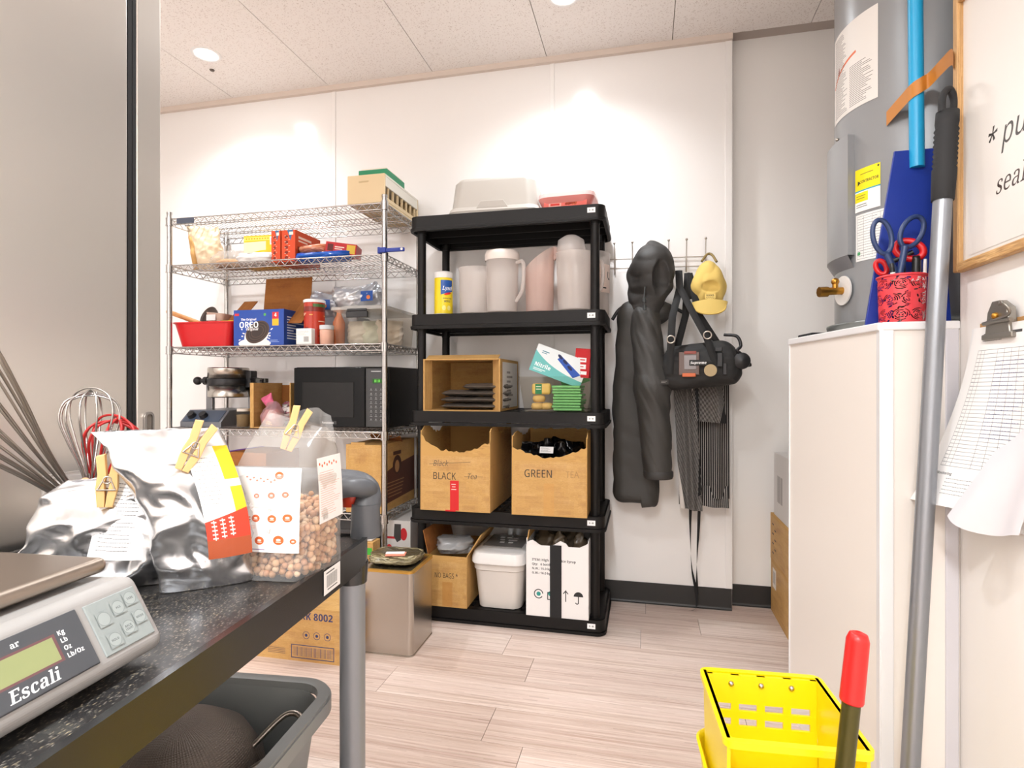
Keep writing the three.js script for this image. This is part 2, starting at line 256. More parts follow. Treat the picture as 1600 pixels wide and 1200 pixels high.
// ---------------------------------------------------------------- black plastic shelving
const BX0 = -1.055, BX1 = -0.16, BZ0 = 0.012, BZ1 = 0.435, BH = [0.066, 0.503, 0.945, 1.383, 1.829];
{
  const b = thing('plastic_shelving_unit', 'black plastic five tier shelving unit against the white wall', 'shelving', [0, 0, 0]);
  const bm = phys('#100e0d', 0.5, { specularIntensity: 0.6 }), cx = (BX0 + BX1) / 2, cz = (BZ0 + BZ1) / 2, w = BX1 - BX0, d = BZ1 - BZ0;
  for (const x of [BX0 + 0.05, BX1 - 0.05]) for (const z of [BZ0 + 0.045, BZ1 - 0.05]) for (let k = 0; k < 4; k++) obj(b, 'post', [cyl(0.0195, 0.0195, BH[k + 1] - 0.05 - BH[k] + 0.02, x, BH[k] - 0.01, z, 24), cyl(0.0225, 0.0215, 0.02, x, BH[k + 1] - 0.075, z, 24), cyl(0.0225, 0.0225, 0.012, x, BH[k] - 0.008, z, 24)], bm);
  const lab = ctex(64, 64, (x, W) => { x.fillStyle = '#efefef'; x.fillRect(0, 0, W, W); x.fillStyle = '#777'; x.fillRect(16, 22, 6, 20); x.fillRect(27, 31, 8, 4); x.fillRect(40, 22, 9, 20); });
  BH.forEach((h, si) => {
    const s = obj(b, 'shelf', [slab(w - 0.012, d - 0.012, 0.05, 0.04, h - 0.05, 0.008), slab(w, d, 0.008, 0.044, h - 0.06, 0.016), slab(w - 0.004, d - 0.004, 0.006, 0.042, h - 0.066, 0.014), slab(w - 0.016, d - 0.016, 0.006, 0.038, h - 0.006, 0.022)].map(g => g.translate(cx, 0, cz)), bm);
    const bars = [];
    for (let k = 0; k < 22; k++) bars.push(box(0.02, 0.012, d - 0.04, BX0 + 0.04 + k * (w - 0.08) / 21, h - 0.014, cz));
    for (let k = 0; k < 6; k++) bars.push(box(w - 0.03, 0.012, 0.024, cx, h - 0.0145, BZ0 + 0.035 + k * (d - 0.07) / 5));
    for (const z of [BZ0 + 0.09, cz, BZ1 - 0.09]) bars.push(box(w - 0.04, 0.034, 0.006, cx, h - 0.048, z));
    obj(s, 'deck', bars, bm);
    decal(0.034, 0.022, lab, BX1 - 0.062, h - 0.036, BZ1 - 0.0045, s, 'label', { label: 'small white shelf label' });
  });
}
// ---------------------------------------------------------------- cardboard helpers
function jag(w, h, s, prof, step = 0.012, amp = 0.006) { const r = rand(s), p = [[-w / 2, 0], [w / 2, 0]]; for (let x = w / 2; x >= -w / 2 - 1e-6; x -= step) p.push([Math.max(x, -w / 2), h + prof((x + w / 2) / w) + (r() - 0.5) * amp]); return p; }
// open carton standing on its base; tops may be torn (prof functions)
function carton(t, w, h, d, mat, { front = null, sides = null, back = null, seed = 1, th = 0.004, amp = 0 } = {}) {
  const z0 = () => 0, mk = (ww, f, s) => poly(jag(ww, h, s, f ?? z0, 0.012, f ? amp : 0), th);
  const P = (name, g, pos, ry) => obj(t, name, g, mat, { pos, rot: [0, ry, 0] });
  P('front_panel', mk(w, front, seed), [0, 0, d / 2 - th], 0); P('back_panel', mk(w, back, seed + 1), [0, 0, -d / 2], 0);
  P('side_panel', mk(d - 0.002, sides, seed + 2), [w / 2 - th, 0, 0], Math.PI / 2); P('side_panel', mk(d - 0.002, sides, seed + 3), [-w / 2, 0, 0], Math.PI / 2);
  obj(t, 'bottom_panel', box(w - 0.004, th, d - 0.004, 0, 0, 0), mat);
}
function sideFlap(t, s, d, l, mat, pos, ang) { return obj(t, 'flap', box(l, 0.004, d, s * l / 2, 0, 0), mat, { pos, rot: [0, 0, s * ang] }); }
function flap(t, w, l, mat, pos, rot, name = 'flap') { return obj(t, name, box(w, 0.004, l, 0, 0, l / 2), mat, { pos, rot }); }
// closed carton
function closedCarton(t, w, h, d, mat) { obj(t, 'body', box(w, h, d, 0, 0, 0, 0.002), mat); }
function baglet(parent, name, w, h, d, mat, pos, rot, seed, o = {}) { return obj(parent, name, pouch(w, h, d, { seed, crumple: 0.004, freq: 40, nu: 28, nv: 12, bot: 0.1, belly: 0.5, top: 0.1, ...o }), mat, { pos, rot }); }
const teaBag = std('#6a625a', 0.45, 0.25), blackBag = std('#121113', 0.22);

// ---------------------------------------------------------------- on the black shelving
{ // top: upturned grey dishpan and cookie tub
  const y = BH[4];
  const d = thing('dishpan', 'light grey plastic dishpan turned upside down on the black shelving', 'dishpan', [-0.668, y, 0.25], 2 * R);
  const gm = std('#b4aea6', 0.45);
  obj(d, 'body', loft([[0.40, 0.30, 0.05, 0.03], [0.375, 0.275, 0.05, 0.15], [0.345, 0.25, 0.045, 0.168], [0.3, 0.2, 0.03, 0.17]]), gm);
  obj(d, 'rim', [loft([[0.425, 0.33, 0.06, 0.006], [0.43, 0.335, 0.06, 0.012], [0.415, 0.32, 0.06, 0.03], [0.38, 0.28, 0.05, 0.034]]), slab(0.425, 0.33, 0.012, 0.06, 0, 0.012)], gm);
  obj(d, 'grip', poly([[-0.07, 0], [0.07, 0], [0.05, 0.028], [-0.05, 0.028]], 0.014, 0.002), gm, { pos: [0, 0.024, 0.148] });
  const c = thing('cookie_tub', 'clear plastic tub with red lid and cookie picture on the black shelving', 'food tub', [-0.335, y, 0.29], -3 * R);
  obj(c, 'tray', loft([[0.2, 0.16, 0.04, 0], [0.245, 0.2, 0.045, 0.05], [0.25, 0.205, 0.045, 0.056]]), phys('#f0a8a0', 0.3, { transmission: 0.45, thickness: 0 }));
  obj(c, 'lid', loft([[0.252, 0.207, 0.045, 0.056], [0.25, 0.2, 0.045, 0.075], [0.2, 0.16, 0.05, 0.095], [0.14, 0.1, 0.05, 0.098]]), phys('#f6dedb', 0.25, { transmission: 0.4, thickness: 0 }));
  const ct = ctex(512, 160, (x, w, h) => { x.fillStyle = '#e9766c'; x.fillRect(0, 0, w, h); x.fillStyle = '#f4b5aa'; x.fillRect(60, 20, 150, 120); x.fillStyle='#c22'; x.fillRect(75,38,110,10); x.fillRect(75,56,80,8); x.fillStyle = '#d6382e'; x.fillRect(80, 85, 110, 34); const r = rand(4); for (let i = 0; i < 24; i++) { x.fillStyle = ['#a33c20', '#c55a34', '#8e2d1a'][i % 3]; x.beginPath(); x.arc(330 + (r() - 0.5) * 130, 80 + (r() - 0.5) * 70, 16, 0, 7); x.fill(); } });
  decal(0.19, 0.05, ct, 0, 0.006, 0.1, c, 'label_print', { rot: [-0.32, 0, 0] });
}
{ // second shelf: wipes and pitchers
  const y = BH[3];
  const w = thing('wipes_canister', 'yellow canister of disinfecting wipes with white cap on the black shelving', 'canister', [-0.908, y, 0.36], -72 * R);
  const wt = ctex(1024, 512, (x, W, H) => { x.fillStyle = '#f0d51c'; x.fillRect(0, 0, W, H); for (const o of [300, 812, -212]) { x.fillStyle = '#1d56a8'; x.beginPath(); x.moveTo(o - 90, 40); x.lineTo(o + 150, 40); x.lineTo(o + 150, 190); x.lineTo(o - 90, 240); x.fill(); text(x, 'Lysol', o + 35, 150, 74, '#fff', 'serif', 'italic bold', 'center'); x.fillStyle = '#d22'; x.beginPath(); x.ellipse(o + 40, 225, 70, 16, -0.2, 0, 7); x.fill(); text(x, 'DISINFECTING', o + 30, 290, 24, '#235', 'sans-serif', 'bold', 'center'); text(x, 'WIPES', o + 30, 330, 40, '#235', 'sans-serif', 'bold', 'center'); x.fillStyle = '#f7e98a'; x.beginPath(); x.arc(o - 30, 420, 34, 0, 7); x.arc(o + 60, 420, 34, 0, 7); x.fill(); } });
  obj(w, 'body', new THREE.CylinderGeometry(0.042, 0.043, 0.172, 40, 1, true).translate(0, 0.086, 0), printMat(wt, 0.35));
  obj(w, 'cap', lathe([[0.0425, 0.17], [0.044, 0.174], [0.044, 0.194], [0.038, 0.2], [0, 0.201]]), M.white);
  obj(w, 'base', lathe([[0, 0.001], [0.043, 0.001], [0.043, 0.006]]), M.white);
  const jar = thing('clear_canister', 'clear round plastic canister beside the yellow wipes', 'canister', [-0.765, y, 0.33]);
  obj(jar, 'body', lathe([[0, 0.004], [0.066, 0.004], [0.07, 0.01], [0.075, 0.21], [0.078, 0.214], [0.076, 0.216]]), M.frosted);
  // covered pitcher with handle
  const p = thing('covered_pitcher', 'frosted pitcher with flat white lid and side handle on black shelving', 'pitcher', [-0.628, y, 0.36]);
  obj(p, 'body', lathe([[0, 0.003], [0.064, 0.003], [0.068, 0.01], [0.074, 0.245], [0.076, 0.25]]), M.frosted);
  obj(p, 'lid', lathe([[0.0775, 0.236], [0.079, 0.262], [0.074, 0.278], [0.05, 0.284], [0, 0.285]]), std('#e9ded6', 0.45));
  obj(p, 'handle', tube([[0.07, 0.225, 0.02], [0.1, 0.225, 0.03], [0.105, 0.18, 0.03], [0.098, 0.1, 0.03], [0.068, 0.05, 0.02]], 0.009, 30, 8), M.frosted);
  // measuring pitcher with an angled mouth
  const q = thing('slanted_pitcher', 'pinkish frosted pitcher with slanted cut mouth between two pitchers', 'pitcher', [-0.462, y, 0.33]);
  const qg = lathe([[0, 0.003], [0.058, 0.003], [0.062, 0.01], [0.066, 0.3]], 40); { const a = qg.attributes.position; for (let i = 0; i < a.count; i++) if (a.getY(i) > 0.2) a.setY(i, 0.245 + a.getX(i) * 0.75); qg.computeVertexNormals(); }
  obj(q, 'body', qg, M.pinkFrost);
  obj(q, 'spout', poly([[-0.012, 0], [0.012, 0], [0.02, 0.05], [-0.02, 0.05]], 0.012, 0.002), M.pinkFrost, { pos: [0.058, 0.245, -0.006], rot: [0, 0, -0.5] });
  // large jug holding a round scoop
  const j = thing('large_jug', 'large frosted jug holding a round clear scoop on the black shelving', 'pitcher', [-0.302, y, 0.35]);
  obj(j, 'body', lathe([[0, 0.003], [0.068, 0.003], [0.073, 0.012], [0.082, 0.255], [0.085, 0.258]]), M.frosted);
  obj(j, 'handle', tube([[0.076, 0.23, -0.03], [0.115, 0.22, -0.04], [0.115, 0.12, -0.04], [0.075, 0.06, -0.02]], 0.009, 24, 8), M.frosted);
  const sc = thing('clear_scoop', 'round clear plastic scoop standing in the large jug', 'scoop', [-0.318, y + 0.01, 0.35]);
  obj(sc, 'bowl', lathe([[0.012, 0.2], [0.05, 0.225], [0.064, 0.262], [0.058, 0.305], [0.03, 0.325], [0, 0.33]], 28), phys('#f6f1ee', 0.25, { transmission: 0.6, thickness: 0 }));
  obj(sc, 'handle', cyl(0.01, 0.008, 0.19, 0, 0.01, 0, 14), M.frosted);
  const k = thing('lettered_jug', 'frosted jug with black marker writing standing behind the large jug', 'pitcher', [-0.235, y, 0.16]);
  const kt = ctex(512, 512, (x, W) => { x.fillStyle = '#ead7cc'; x.fillRect(0, 0, W, W); x.strokeStyle='#1c1a1a'; x.lineWidth=22; x.beginPath(); x.moveTo(150,130); x.lineTo(150,270); x.moveTo(150,140); x.quadraticCurveTo(260,150,160,200); x.quadraticCurveTo(280,230,150,268); x.moveTo(330,130); x.quadraticCurveTo(300,280,400,260); x.lineTo(400,130); x.moveTo(180,330); x.lineTo(180,430); x.lineTo(280,430); x.stroke(); });
  obj(k, 'body', lathe([[0, 0.003], [0.066, 0.003], [0.07, 0.012], [0.075, 0.29], [0.078, 0.294]]), M.frosted);
  obj(k, 'lettering', new THREE.CylinderGeometry(0.0752, 0.0735, 0.13, 24, 1, true, 0.1, 1.6).translate(0, 0.17, 0), printMat(kt, 0.5, { transparent: false }));
}
{ // third shelf: carton on its side with tea pouches, tub of packets, glove box
  const y = BH[2];
  const t = thing('open_carton', 'open brown carton lying on its side with flat tea pouches inside', 'cardboard box', [-0.804, y, 0.235], 0);
  const w = 0.36, h = 0.235, d = 0.37, th = 0.004;
  obj(t, 'bottom_panel', box(w, th, d, 0, 0, 0), M.card); obj(t, 'top_panel', box(w, th, d, 0, h - th, 0), M.card);
  for (const s of [-1, 1]) obj(t, 'side_panel', box(th, h - 2 * th, d, s * (w / 2 - th / 2), th, 0), M.card);
  obj(t, 'back_panel', box(w - 2 * th, h - 2 * th, th, 0, th, -d / 2 + th / 2), M.card);
  flap(t, h, 0.09, M.card, [w / 2 - 0.002, h / 2, d / 2], [0, -2.55, Math.PI / 2]);
  flap(t, h, 0.06, M.card, [-w / 2 + 0.003, h / 2, d / 2], [0, 2.9, Math.PI / 2]);
  flap(t, w - 0.02, 0.05, M.card, [0, h - 0.002, d / 2], [-2.7, 0, 0]);
  const st = ctex(256, 256, (x, W) => { x.fillStyle = '#e3ded8'; x.fillRect(0, 0, W, W); x.fillStyle = '#9a938c'; for (let i = 0; i < 7; i++) x.fillRect(70, 50 + i * 26, 60 + (i * 37) % 70, 12); });
  decal(0.3, 0.21, st, w / 2 + 0.0006, 0.012, -0.01, t, 'shipping_label', { rot: [0, Math.PI / 2, 0] });
  const r = rand(8);
  for (let c = 0; c < 2; c++) for (let k = 0; k < (c ? 4 : 3); k++) { const g = thing('tea_pouch', `dark flat tea pouch, ${['lowest', 'second', 'third', 'fourth'][k]} in the ${c ? 'right' : 'left'} pile in the open carton`, 'pouch', [-0.83 + c * 0.12 + (r() - 0.5) * 0.02, y + 0.006 + k * 0.03, 0.3], (r() - 0.5) * 0.3, 'tea pouches in the open carton'); baglet(g, 'pouch', 0.2, 0.16, 0.03, teaBag, [0, 0.014, 0.08], [-Math.PI / 2, 0, 0], k + c * 5, { top: 0.04, bot: 0.04, belly: 0.5 }); }
  // clear tub with packets
  const b = thing('clear_tub', 'clear plastic tub of green packets and biscuits beside the tea carton', 'tub', [-0.385, y, 0.27]);
  obj(b, 'body', [loft([[0.28, 0.24, 0.03, 0.002], [0.325, 0.28, 0.035, 0.15], [0.335, 0.29, 0.037, 0.155]], 8, false), slab(0.28, 0.24, 0.003, 0.03, 0)], M.clear);
  const gp = std('#7cc77c', 0.55), gr = rand(13);
  for (let k = 0; k < 9; k++) { const g = thing('green_packet', `green paper packet, ${['lowest', 'second', 'third', 'fourth', 'fifth', 'sixth', 'seventh', 'eighth', 'topmost'][k]} in the pile inside the clear tub`, 'packet', [-0.335 + (gr() - 0.5) * 0.01, y + 0.005 + k * 0.0125, 0.285], (gr() - 0.5) * 0.12, 'green packets in the clear tub'); obj(g, 'packet', box(0.125, 0.01, 0.17, 0, 0, 0, 0.003), gp); }
  const gu = thing('green_packet', 'green paper packet standing on edge against the side of the clear tub', 'packet', [-0.29, y + 0.06, 0.2], 0.2, 'green packets in the clear tub'); obj(gu, 'packet', box(0.13, 0.12, 0.012, 0, 0.058, 0, 0.003), gp, { rot: [0, 0, 0.35] });
  const bm = std('#e3c07a', 0.7);
  [[-0.47, 0, 0.34, 'lower left'], [-0.43, 0, 0.33, 'lower right'], [-0.465, 0.034, 0.33, 'upper']].forEach(([x, yy, z, n]) => { const g = thing('biscuit', `round pale biscuit at the ${n} front of the clear tub`, 'biscuit', [x, y + 0.006 + yy, z], 0, 'biscuits in the clear tub'); obj(g, 'biscuit', lathe([[0, 0], [0.024, 0.002], [0.03, 0.016], [0.024, 0.03], [0, 0.033]], 22), bm); });
  const sl = thing('sponge_pack', 'yellow wrapped pack with green label in the clear tub', 'packet', [-0.455, y + 0.075, 0.32], 0.1); obj(sl, 'pack', box(0.085, 0.05, 0.05, 0, 0, 0, 0.012), std('#e8c66e', 0.5)); decal(0.03, 0.045, ctex(64, 96, x => { x.fillStyle = '#2d8a5a'; x.fillRect(0, 0, 64, 96); x.fillStyle = '#d8e8c8'; x.fillRect(8, 20, 48, 10); x.fillRect(8, 44, 48, 10); }), -0.012, 0.002, 0.0256, sl, 'label');
  // nitrile glove box leaning on the tub
  const gl = thing('glove_box', 'teal and white nitrile glove box tilted on the clear tub', 'box', [-0.42, y + 0.152, 0.30], 8 * R);
  gl.rotation.z = -0.36;
  obj(gl, 'body', box(0.24, 0.125, 0.075, 0.02, 0.0, 0, 0.002), std('#e7eef0', 0.55));
  decal(0.24, 0.125, ctex(512, 268, (x, w, h) => { x.fillStyle = '#e9f0f2'; x.fillRect(0, 0, w, h); x.fillStyle = '#6dbfbd'; x.beginPath(); x.moveTo(0, 60); x.quadraticCurveTo(180, 200, 512, 210); x.lineTo(512, 268); x.lineTo(0, 268); x.fill(); text(x, 'Nitrile', 30, 190, 52, '#fff'); x.fillStyle = '#e8f4f4'; x.fillRect(32, 226, 120, 7); x.fillRect(32, 240, 90, 6); x.fillStyle = '#2454b4'; x.beginPath(); x.moveTo(250, 40); x.lineTo(480, 150); x.lineTo(420, 200); x.lineTo(220, 80); x.fill(); x.fillStyle = '#101c50'; for (const [a, b] of [[240, 50], [300, 80], [360, 120]]) { x.beginPath(); x.ellipse(a, b, 30, 14, 0.5, 0, 7); x.fill(); } x.fillStyle = '#5b8fa0'; x.fillRect(60, 48, 70, 9); x.fillRect(60, 66, 50, 7); }), 0.02, 0, 0.0382, gl, 'front_print');
  const rb = thing('red_box', 'small red printed box standing at the right of the glove box', 'box', [-0.272, y + 0.15, 0.29], -10 * R);
  rb.rotation.z = -0.08; obj(rb, 'body', box(0.07, 0.13, 0.06, 0, 0, 0, 0.002), std('#c9171e', 0.5));
  decal(0.064, 0.12, ctex(128, 240, (x, w, h) => { x.fillStyle = '#c9171e'; x.fillRect(0, 0, w, h); x.fillStyle = '#f2f2f2'; x.fillRect(20, 70, 80, 40); x.fillRect(20, 130, 80, 40); x.fillRect(10, 190, 100, 30); x.fillStyle='#c22'; x.fillRect(28,84,60,10); x.fillRect(28,146,50,8); x.fillStyle = '#222'; x.fillRect(25, 196, 30, 18); }), 0, 0.004, 0.0302, rb, 'front_print');
}
{ // fourth shelf: the two tea cartons with torn tops
  const y = BH[1];
  const t = thing('black_tea_carton', 'torn open brown carton marked BLACK on the black shelving', 'cardboard box', [-0.821, y, 0.255], 0);
  const w = 0.325, h = 0.335, d = 0.40;
  carton(t, w, h, d, M.card, { front: u => -0.02 - 0.05 * Math.pow(Math.sin(u * Math.PI), 0.7) + (u < 0.15 ? 0.03 * (1 - u / 0.15) : 0), sides: u => 0.02 + 0.02 * Math.sin(u * 9), back: u => 0.02, amp: 0.014, seed: 21 });
  decal(w - 0.01, 0.24, ctex(768, 512, (x, W, H) => { x.drawImage(cardTex.image, 0, 0, W, H); x.strokeStyle = 'rgba(40,35,30,.9)'; x.lineWidth = 3; text(x, 'Black', 130, 70, 74, 'rgba(60,54,50,.75)', 'sans-serif', 'italic'); x.beginPath(); x.moveTo(90, 80); x.lineTo(560, 52); x.stroke(); text(x, 'BLACK', 130, 190, 92, '#2a2522', 'sans-serif', 'normal'); text(x, 'Tea', 520, 185, 70, 'rgba(50,45,42,.8)', 'sans-serif', 'italic'); x.beginPath(); x.moveTo(490, 190); x.lineTo(700, 185); x.stroke(); x.fillStyle = '#cf1f22'; x.fillRect(330, 230, 100, 290); x.fillStyle = 'rgba(255,235,225,.8)'; x.fillRect(345, 262, 50, 8); x.fillRect(352, 285, 40, 8); x.fillRect(345, 310, 56, 8); }), 0, 0.004, d / 2 + 0.0006, t, 'marker_writing');
  obj(t, 'tape', box(0.048, 0.006, 0.12, -0.02, -0.001, 0.142), std('#c8181c', 0.35), { label: 'red tape' });
  const g = thing('green_tea_carton', 'torn open brown carton marked GREEN on the black shelving', 'cardboard box', [-0.4, y, 0.255], 0);
  carton(g, 0.325, 0.345, 0.40, M.card, { front: u => -0.02 - 0.075 * Math.sin(Math.min(1, u * 1.02) * Math.PI * 0.75 + 0.4), sides: u => -0.01 + 0.015 * Math.sin(u * 7), back: u => 0.0, amp: 0.012, seed: 31 });
  decal(0.315, 0.23, ctex(768, 512, (x, W, H) => { x.drawImage(cardTex.image, 0, 0, W, H); text(x, 'GREEN', 120, 120, 100, '#2a2522', 'sans-serif', 'normal'); text(x, 'TEA', 560, 120, 84, 'rgba(120,90,60,.4)', 'sans-serif', 'normal'); x.fillStyle = 'rgba(200,150,80,.55)'; x.fillRect(330, 210, 110, 302); }), 0, 0.004, 0.2006, g, 'marker_writing');
  const r = rand(17);
  for (let k = 0; k < 9; k++) { const o = thing('black_foil_bag', `glossy black foil tea bag, ${['first', 'second', 'third', 'fourth', 'fifth', 'sixth', 'seventh', 'eighth', 'ninth'][k]} from the left inside the GREEN carton`, 'bag', [-0.51 + k * 0.028, y + 0.14 + r() * 0.03, 0.2 + r() * 0.13], r() * 3, 'black foil bags in the GREEN carton'); baglet(o, 'bag', 0.13, 0.15, 0.05, blackBag, [0, 0, 0], [(r() - 0.5) * 0.9, 0, (r() - 0.5) * 0.9], 50 + k, { crumple: 0.014, freq: 26, facet: true }); }
  const pl = thing('printed_label', 'white printed label on a black foil bag in the GREEN carton', 'label', [-0.42, y + 0.262, 0.4]); obj(pl, 'label', box(0.06, 0.03, 0.002), printMat(ctex(128, 64, x => { x.fillStyle = '#d8d6d4'; x.fillRect(0, 0, 128, 64); scribble(x, 10, 14, 100, 4, 11, '#555', 3, 3); })), { rot: [-0.5, 0, 0] });
}
{ // bottom shelf
  const y = BH[0];
  const t = thing('bags_carton', 'open brown carton marked NO BAGS on the bottom black shelf', 'cardboard box', [-0.868, y, 0.25], 0);
  carton(t, 0.19, 0.228, 0.36, M.card, { seed: 41 });
  sideFlap(t, 1, 0.34, 0.12, M.card, [0.094, 0.227, 0], 1.0); sideFlap(t, -1, 0.34, 0.11, M.cardDark, [-0.094, 0.227, 0], 1.35); 
  decal(0.186, 0.2, ctex(512, 410, (x, W, H) => { x.drawImage(cardTex.image, 0, 0, W, H); text(x, 'NO BAGS *', 250, 130, 62, '#2a2522', 'sans-serif', 'normal', 'center'); x.fillStyle = 'rgba(180,120,50,.5)'; x.fillRect(200, 190, 130, 220); }), 0, 0.004, 0.1806, t, 'marker_writing');
  const pb = thing('crumpled_plastic_bag', 'crumpled clear plastic bag spilling from the NO BAGS carton', 'plastic bag', [-0.87, y + 0.215, 0.3]); baglet(pb, 'bag', 0.16, 0.07, 0.16, phys('#e6e6e6', 0.18, { transmission: 0.6, thickness: 0 }), [0, 0, 0], [0, 0.3, 0], 66, { crumple: 0.02, freq: 26, facet: true, top: 0.3, bot: 0.6 });
  const b = thing('storage_bin', 'white plastic storage bin with rounded lid on the bottom black shelf', 'bin', [-0.637, y, 0.26], 0); b.scale.x = 0.82;
  obj(b, 'body', loft([[0.24, 0.27, 0.05, 0.002], [0.275, 0.31, 0.055, 0.17], [0.285, 0.32, 0.055, 0.175], [0.285, 0.32, 0.055, 0.205]]), std('#d6cfc8', 0.4));
  obj(b, 'lid', loft([[0.3, 0.335, 0.06, 0.2], [0.31, 0.345, 0.062, 0.206], [0.308, 0.343, 0.062, 0.225], [0.29, 0.325, 0.06, 0.25], [0.26, 0.295, 0.05, 0.256]]), std('#e6e3e0', 0.35));
  obj(b, 'lid_window', box(0.225, 0.003, 0.2, 0, 0.2555, -0.03, 0.001), std('#7d7a77', 0.25), { label: 'grey lid panel' });
  for (const [x, z] of [[-0.04, -0.06], [0, -0.06], [0.04, -0.06], [-0.03, -0.02], [0.02, -0.02], [0.045, -0.02], [-0.02, 0.02], [0.03, 0.02]]) obj(b, 'slot', box(0.026, 0.002, 0.016, x, 0.258, z - 0.02, 0.0008), M.white);
  const s = thing('syrup_carton', 'white juice syrup carton with black tape strip on the bottom black shelf', 'cardboard box', [-0.368, y, 0.255], 0);
  carton(s, 0.27, 0.33, 0.36, std('#e4e1df', 0.7), { front: u => -0.02 + 0.015 * Math.sin(u * 14), sides: () => 0, back: () => 0.01, amp: 0.01, seed: 51 });
  sideFlap(s, -1, 0.34, 0.1, M.card, [-0.133, 0.325, 0], 1.75);
  decal(0.268, 0.3, ctex(640, 716, (x, W, H) => { x.fillStyle = '#e7e4e2'; x.fillRect(0, 0, W, H); text(x, 'ITEM: High Fruit Juice Syrup', 60, 150, 34, '#2a2a2a'); text(x, 'Qty:   6 bottles', 60, 195, 32, '#2a2a2a'); text(x, 'N.W.: 15.0 kg', 60, 240, 32, '#2a2a2a'); text(x, 'G.W.: 16.0 kg', 60, 285, 32, '#2a2a2a'); x.lineWidth = 9; x.strokeStyle = '#222'; x.beginPath(); x.arc(130, 500, 44, 0.6, 6.2); x.stroke(); x.fillStyle = '#2b8f86'; x.beginPath(); x.arc(130, 500, 22, 0, 7); x.fill(); x.fillStyle = '#2b8f86'; x.beginPath(); x.arc(255, 490, 26, 0, 7); x.fill(); x.strokeRect(225, 480, 70, 70); x.beginPath(); x.moveTo(410, 560); x.lineTo(410, 450); x.lineTo(385, 480); x.moveTo(410, 450); x.lineTo(435, 480); x.stroke(); x.fillStyle = '#222'; x.beginPath(); x.arc(540, 500, 48, Math.PI, 0); x.fill(); x.beginPath(); x.moveTo(540, 500); x.lineTo(540, 560); x.arc(526, 560, 14, 0, Math.PI); x.stroke(); }), 0, 0.006, 0.1806, s, 'printing');
  obj(s, 'tape', box(0.05, 0.31, 0.002, -0.005, 0, 0.1822), M.blackMatte, { label: 'black tape strip' });
  const r = rand(23); for (let k = 0; k < 5; k++) { const o = thing('herb_bag', `clear bag of dark dried herbs, ${['first', 'second', 'third', 'fourth', 'fifth'][k]} from the left inside the syrup carton`, 'bag', [-0.455 + k * 0.042, y + 0.22, 0.2 + r() * 0.14], r() * 3, 'herb bags in the syrup carton'); baglet(o, 'bag', 0.1, 0.12, 0.06, phys(k % 2 ? '#5d5040' : '#6b5c49', 0.25, { transmission: 0.15, thickness: 0 }), [0, 0, 0], [0, 0, (r() - 0.5) * 0.5], 70 + k, { crumple: 0.012, freq: 30, facet: true }); }
}
// ---------------------------------------------------------------- on the wire shelving
{ // top shelf: beige paper tray with green box
  const y = WH[4] + 0.001;
  const t = thing('beige_crate', 'beige plastic tray with open latticed side on the top wire shelf', 'tray', [-1.262, y, 0.235], 0);
  const bm = std('#d9c199', 0.5), w = 0.19, d = 0.4, h = 0.135;
  obj(t, 'front_panel', box(w, h, 0.012, 0, 0, d / 2 - 0.006, 0.004), bm); obj(t, 'back_panel', box(w, h, 0.012, 0, 0, -d / 2 + 0.006, 0.004), bm);
  obj(t, 'top_panel', box(w, 0.012, d - 0.02, 0, h - 0.012, 0, 0.003), std('#e2dccf', 0.5)); obj(t, 'bottom_panel', box(w, 0.01, d - 0.02, 0, 0, 0, 0.003), bm);
  obj(t, 'top_rail', box(0.012, 0.045, d - 0.02, w / 2 - 0.006, h - 0.057, 0, 0.003), std('#e2dccf', 0.5)); obj(t, 'bottom_rail', box(0.012, 0.02, d - 0.02, w / 2 - 0.006, 0.01, 0, 0.003), bm);
  for (let k = 0; k < 7; k++) obj(t, 'rib', box(0.01, 0.05, 0.006, w / 2 - 0.007, 0.03, -0.16 + k * 0.052), bm);
  obj(t, 'inner_wall', box(0.006, h - 0.024, d - 0.04, -w / 2 + 0.006, 0.012, 0), bm); obj(t, 'grip', box(0.05, 0.006, 0.004, -0.01, 0.1, d / 2 + 0.001, 0.001), std('#c9b188', 0.5));
  const g = thing('green_carton', 'small green carton with white lid on the beige crate', 'box', [-1.245, y + h, 0.3], 0);
  obj(g, 'body', box(0.145, 0.034, 0.2, 0, 0, 0, 0.002), std('#1d8459', 0.5)); obj(g, 'lid', box(0.13, 0.01, 0.18, 0, 0.034, 0, 0.002), std('#e9dccd', 0.6)); obj(g, 'paper', box(0.085, 0.012, 0.1, 0.01, 0.044, -0.02, 0.004), std('#f0c9b8', 0.7));
}
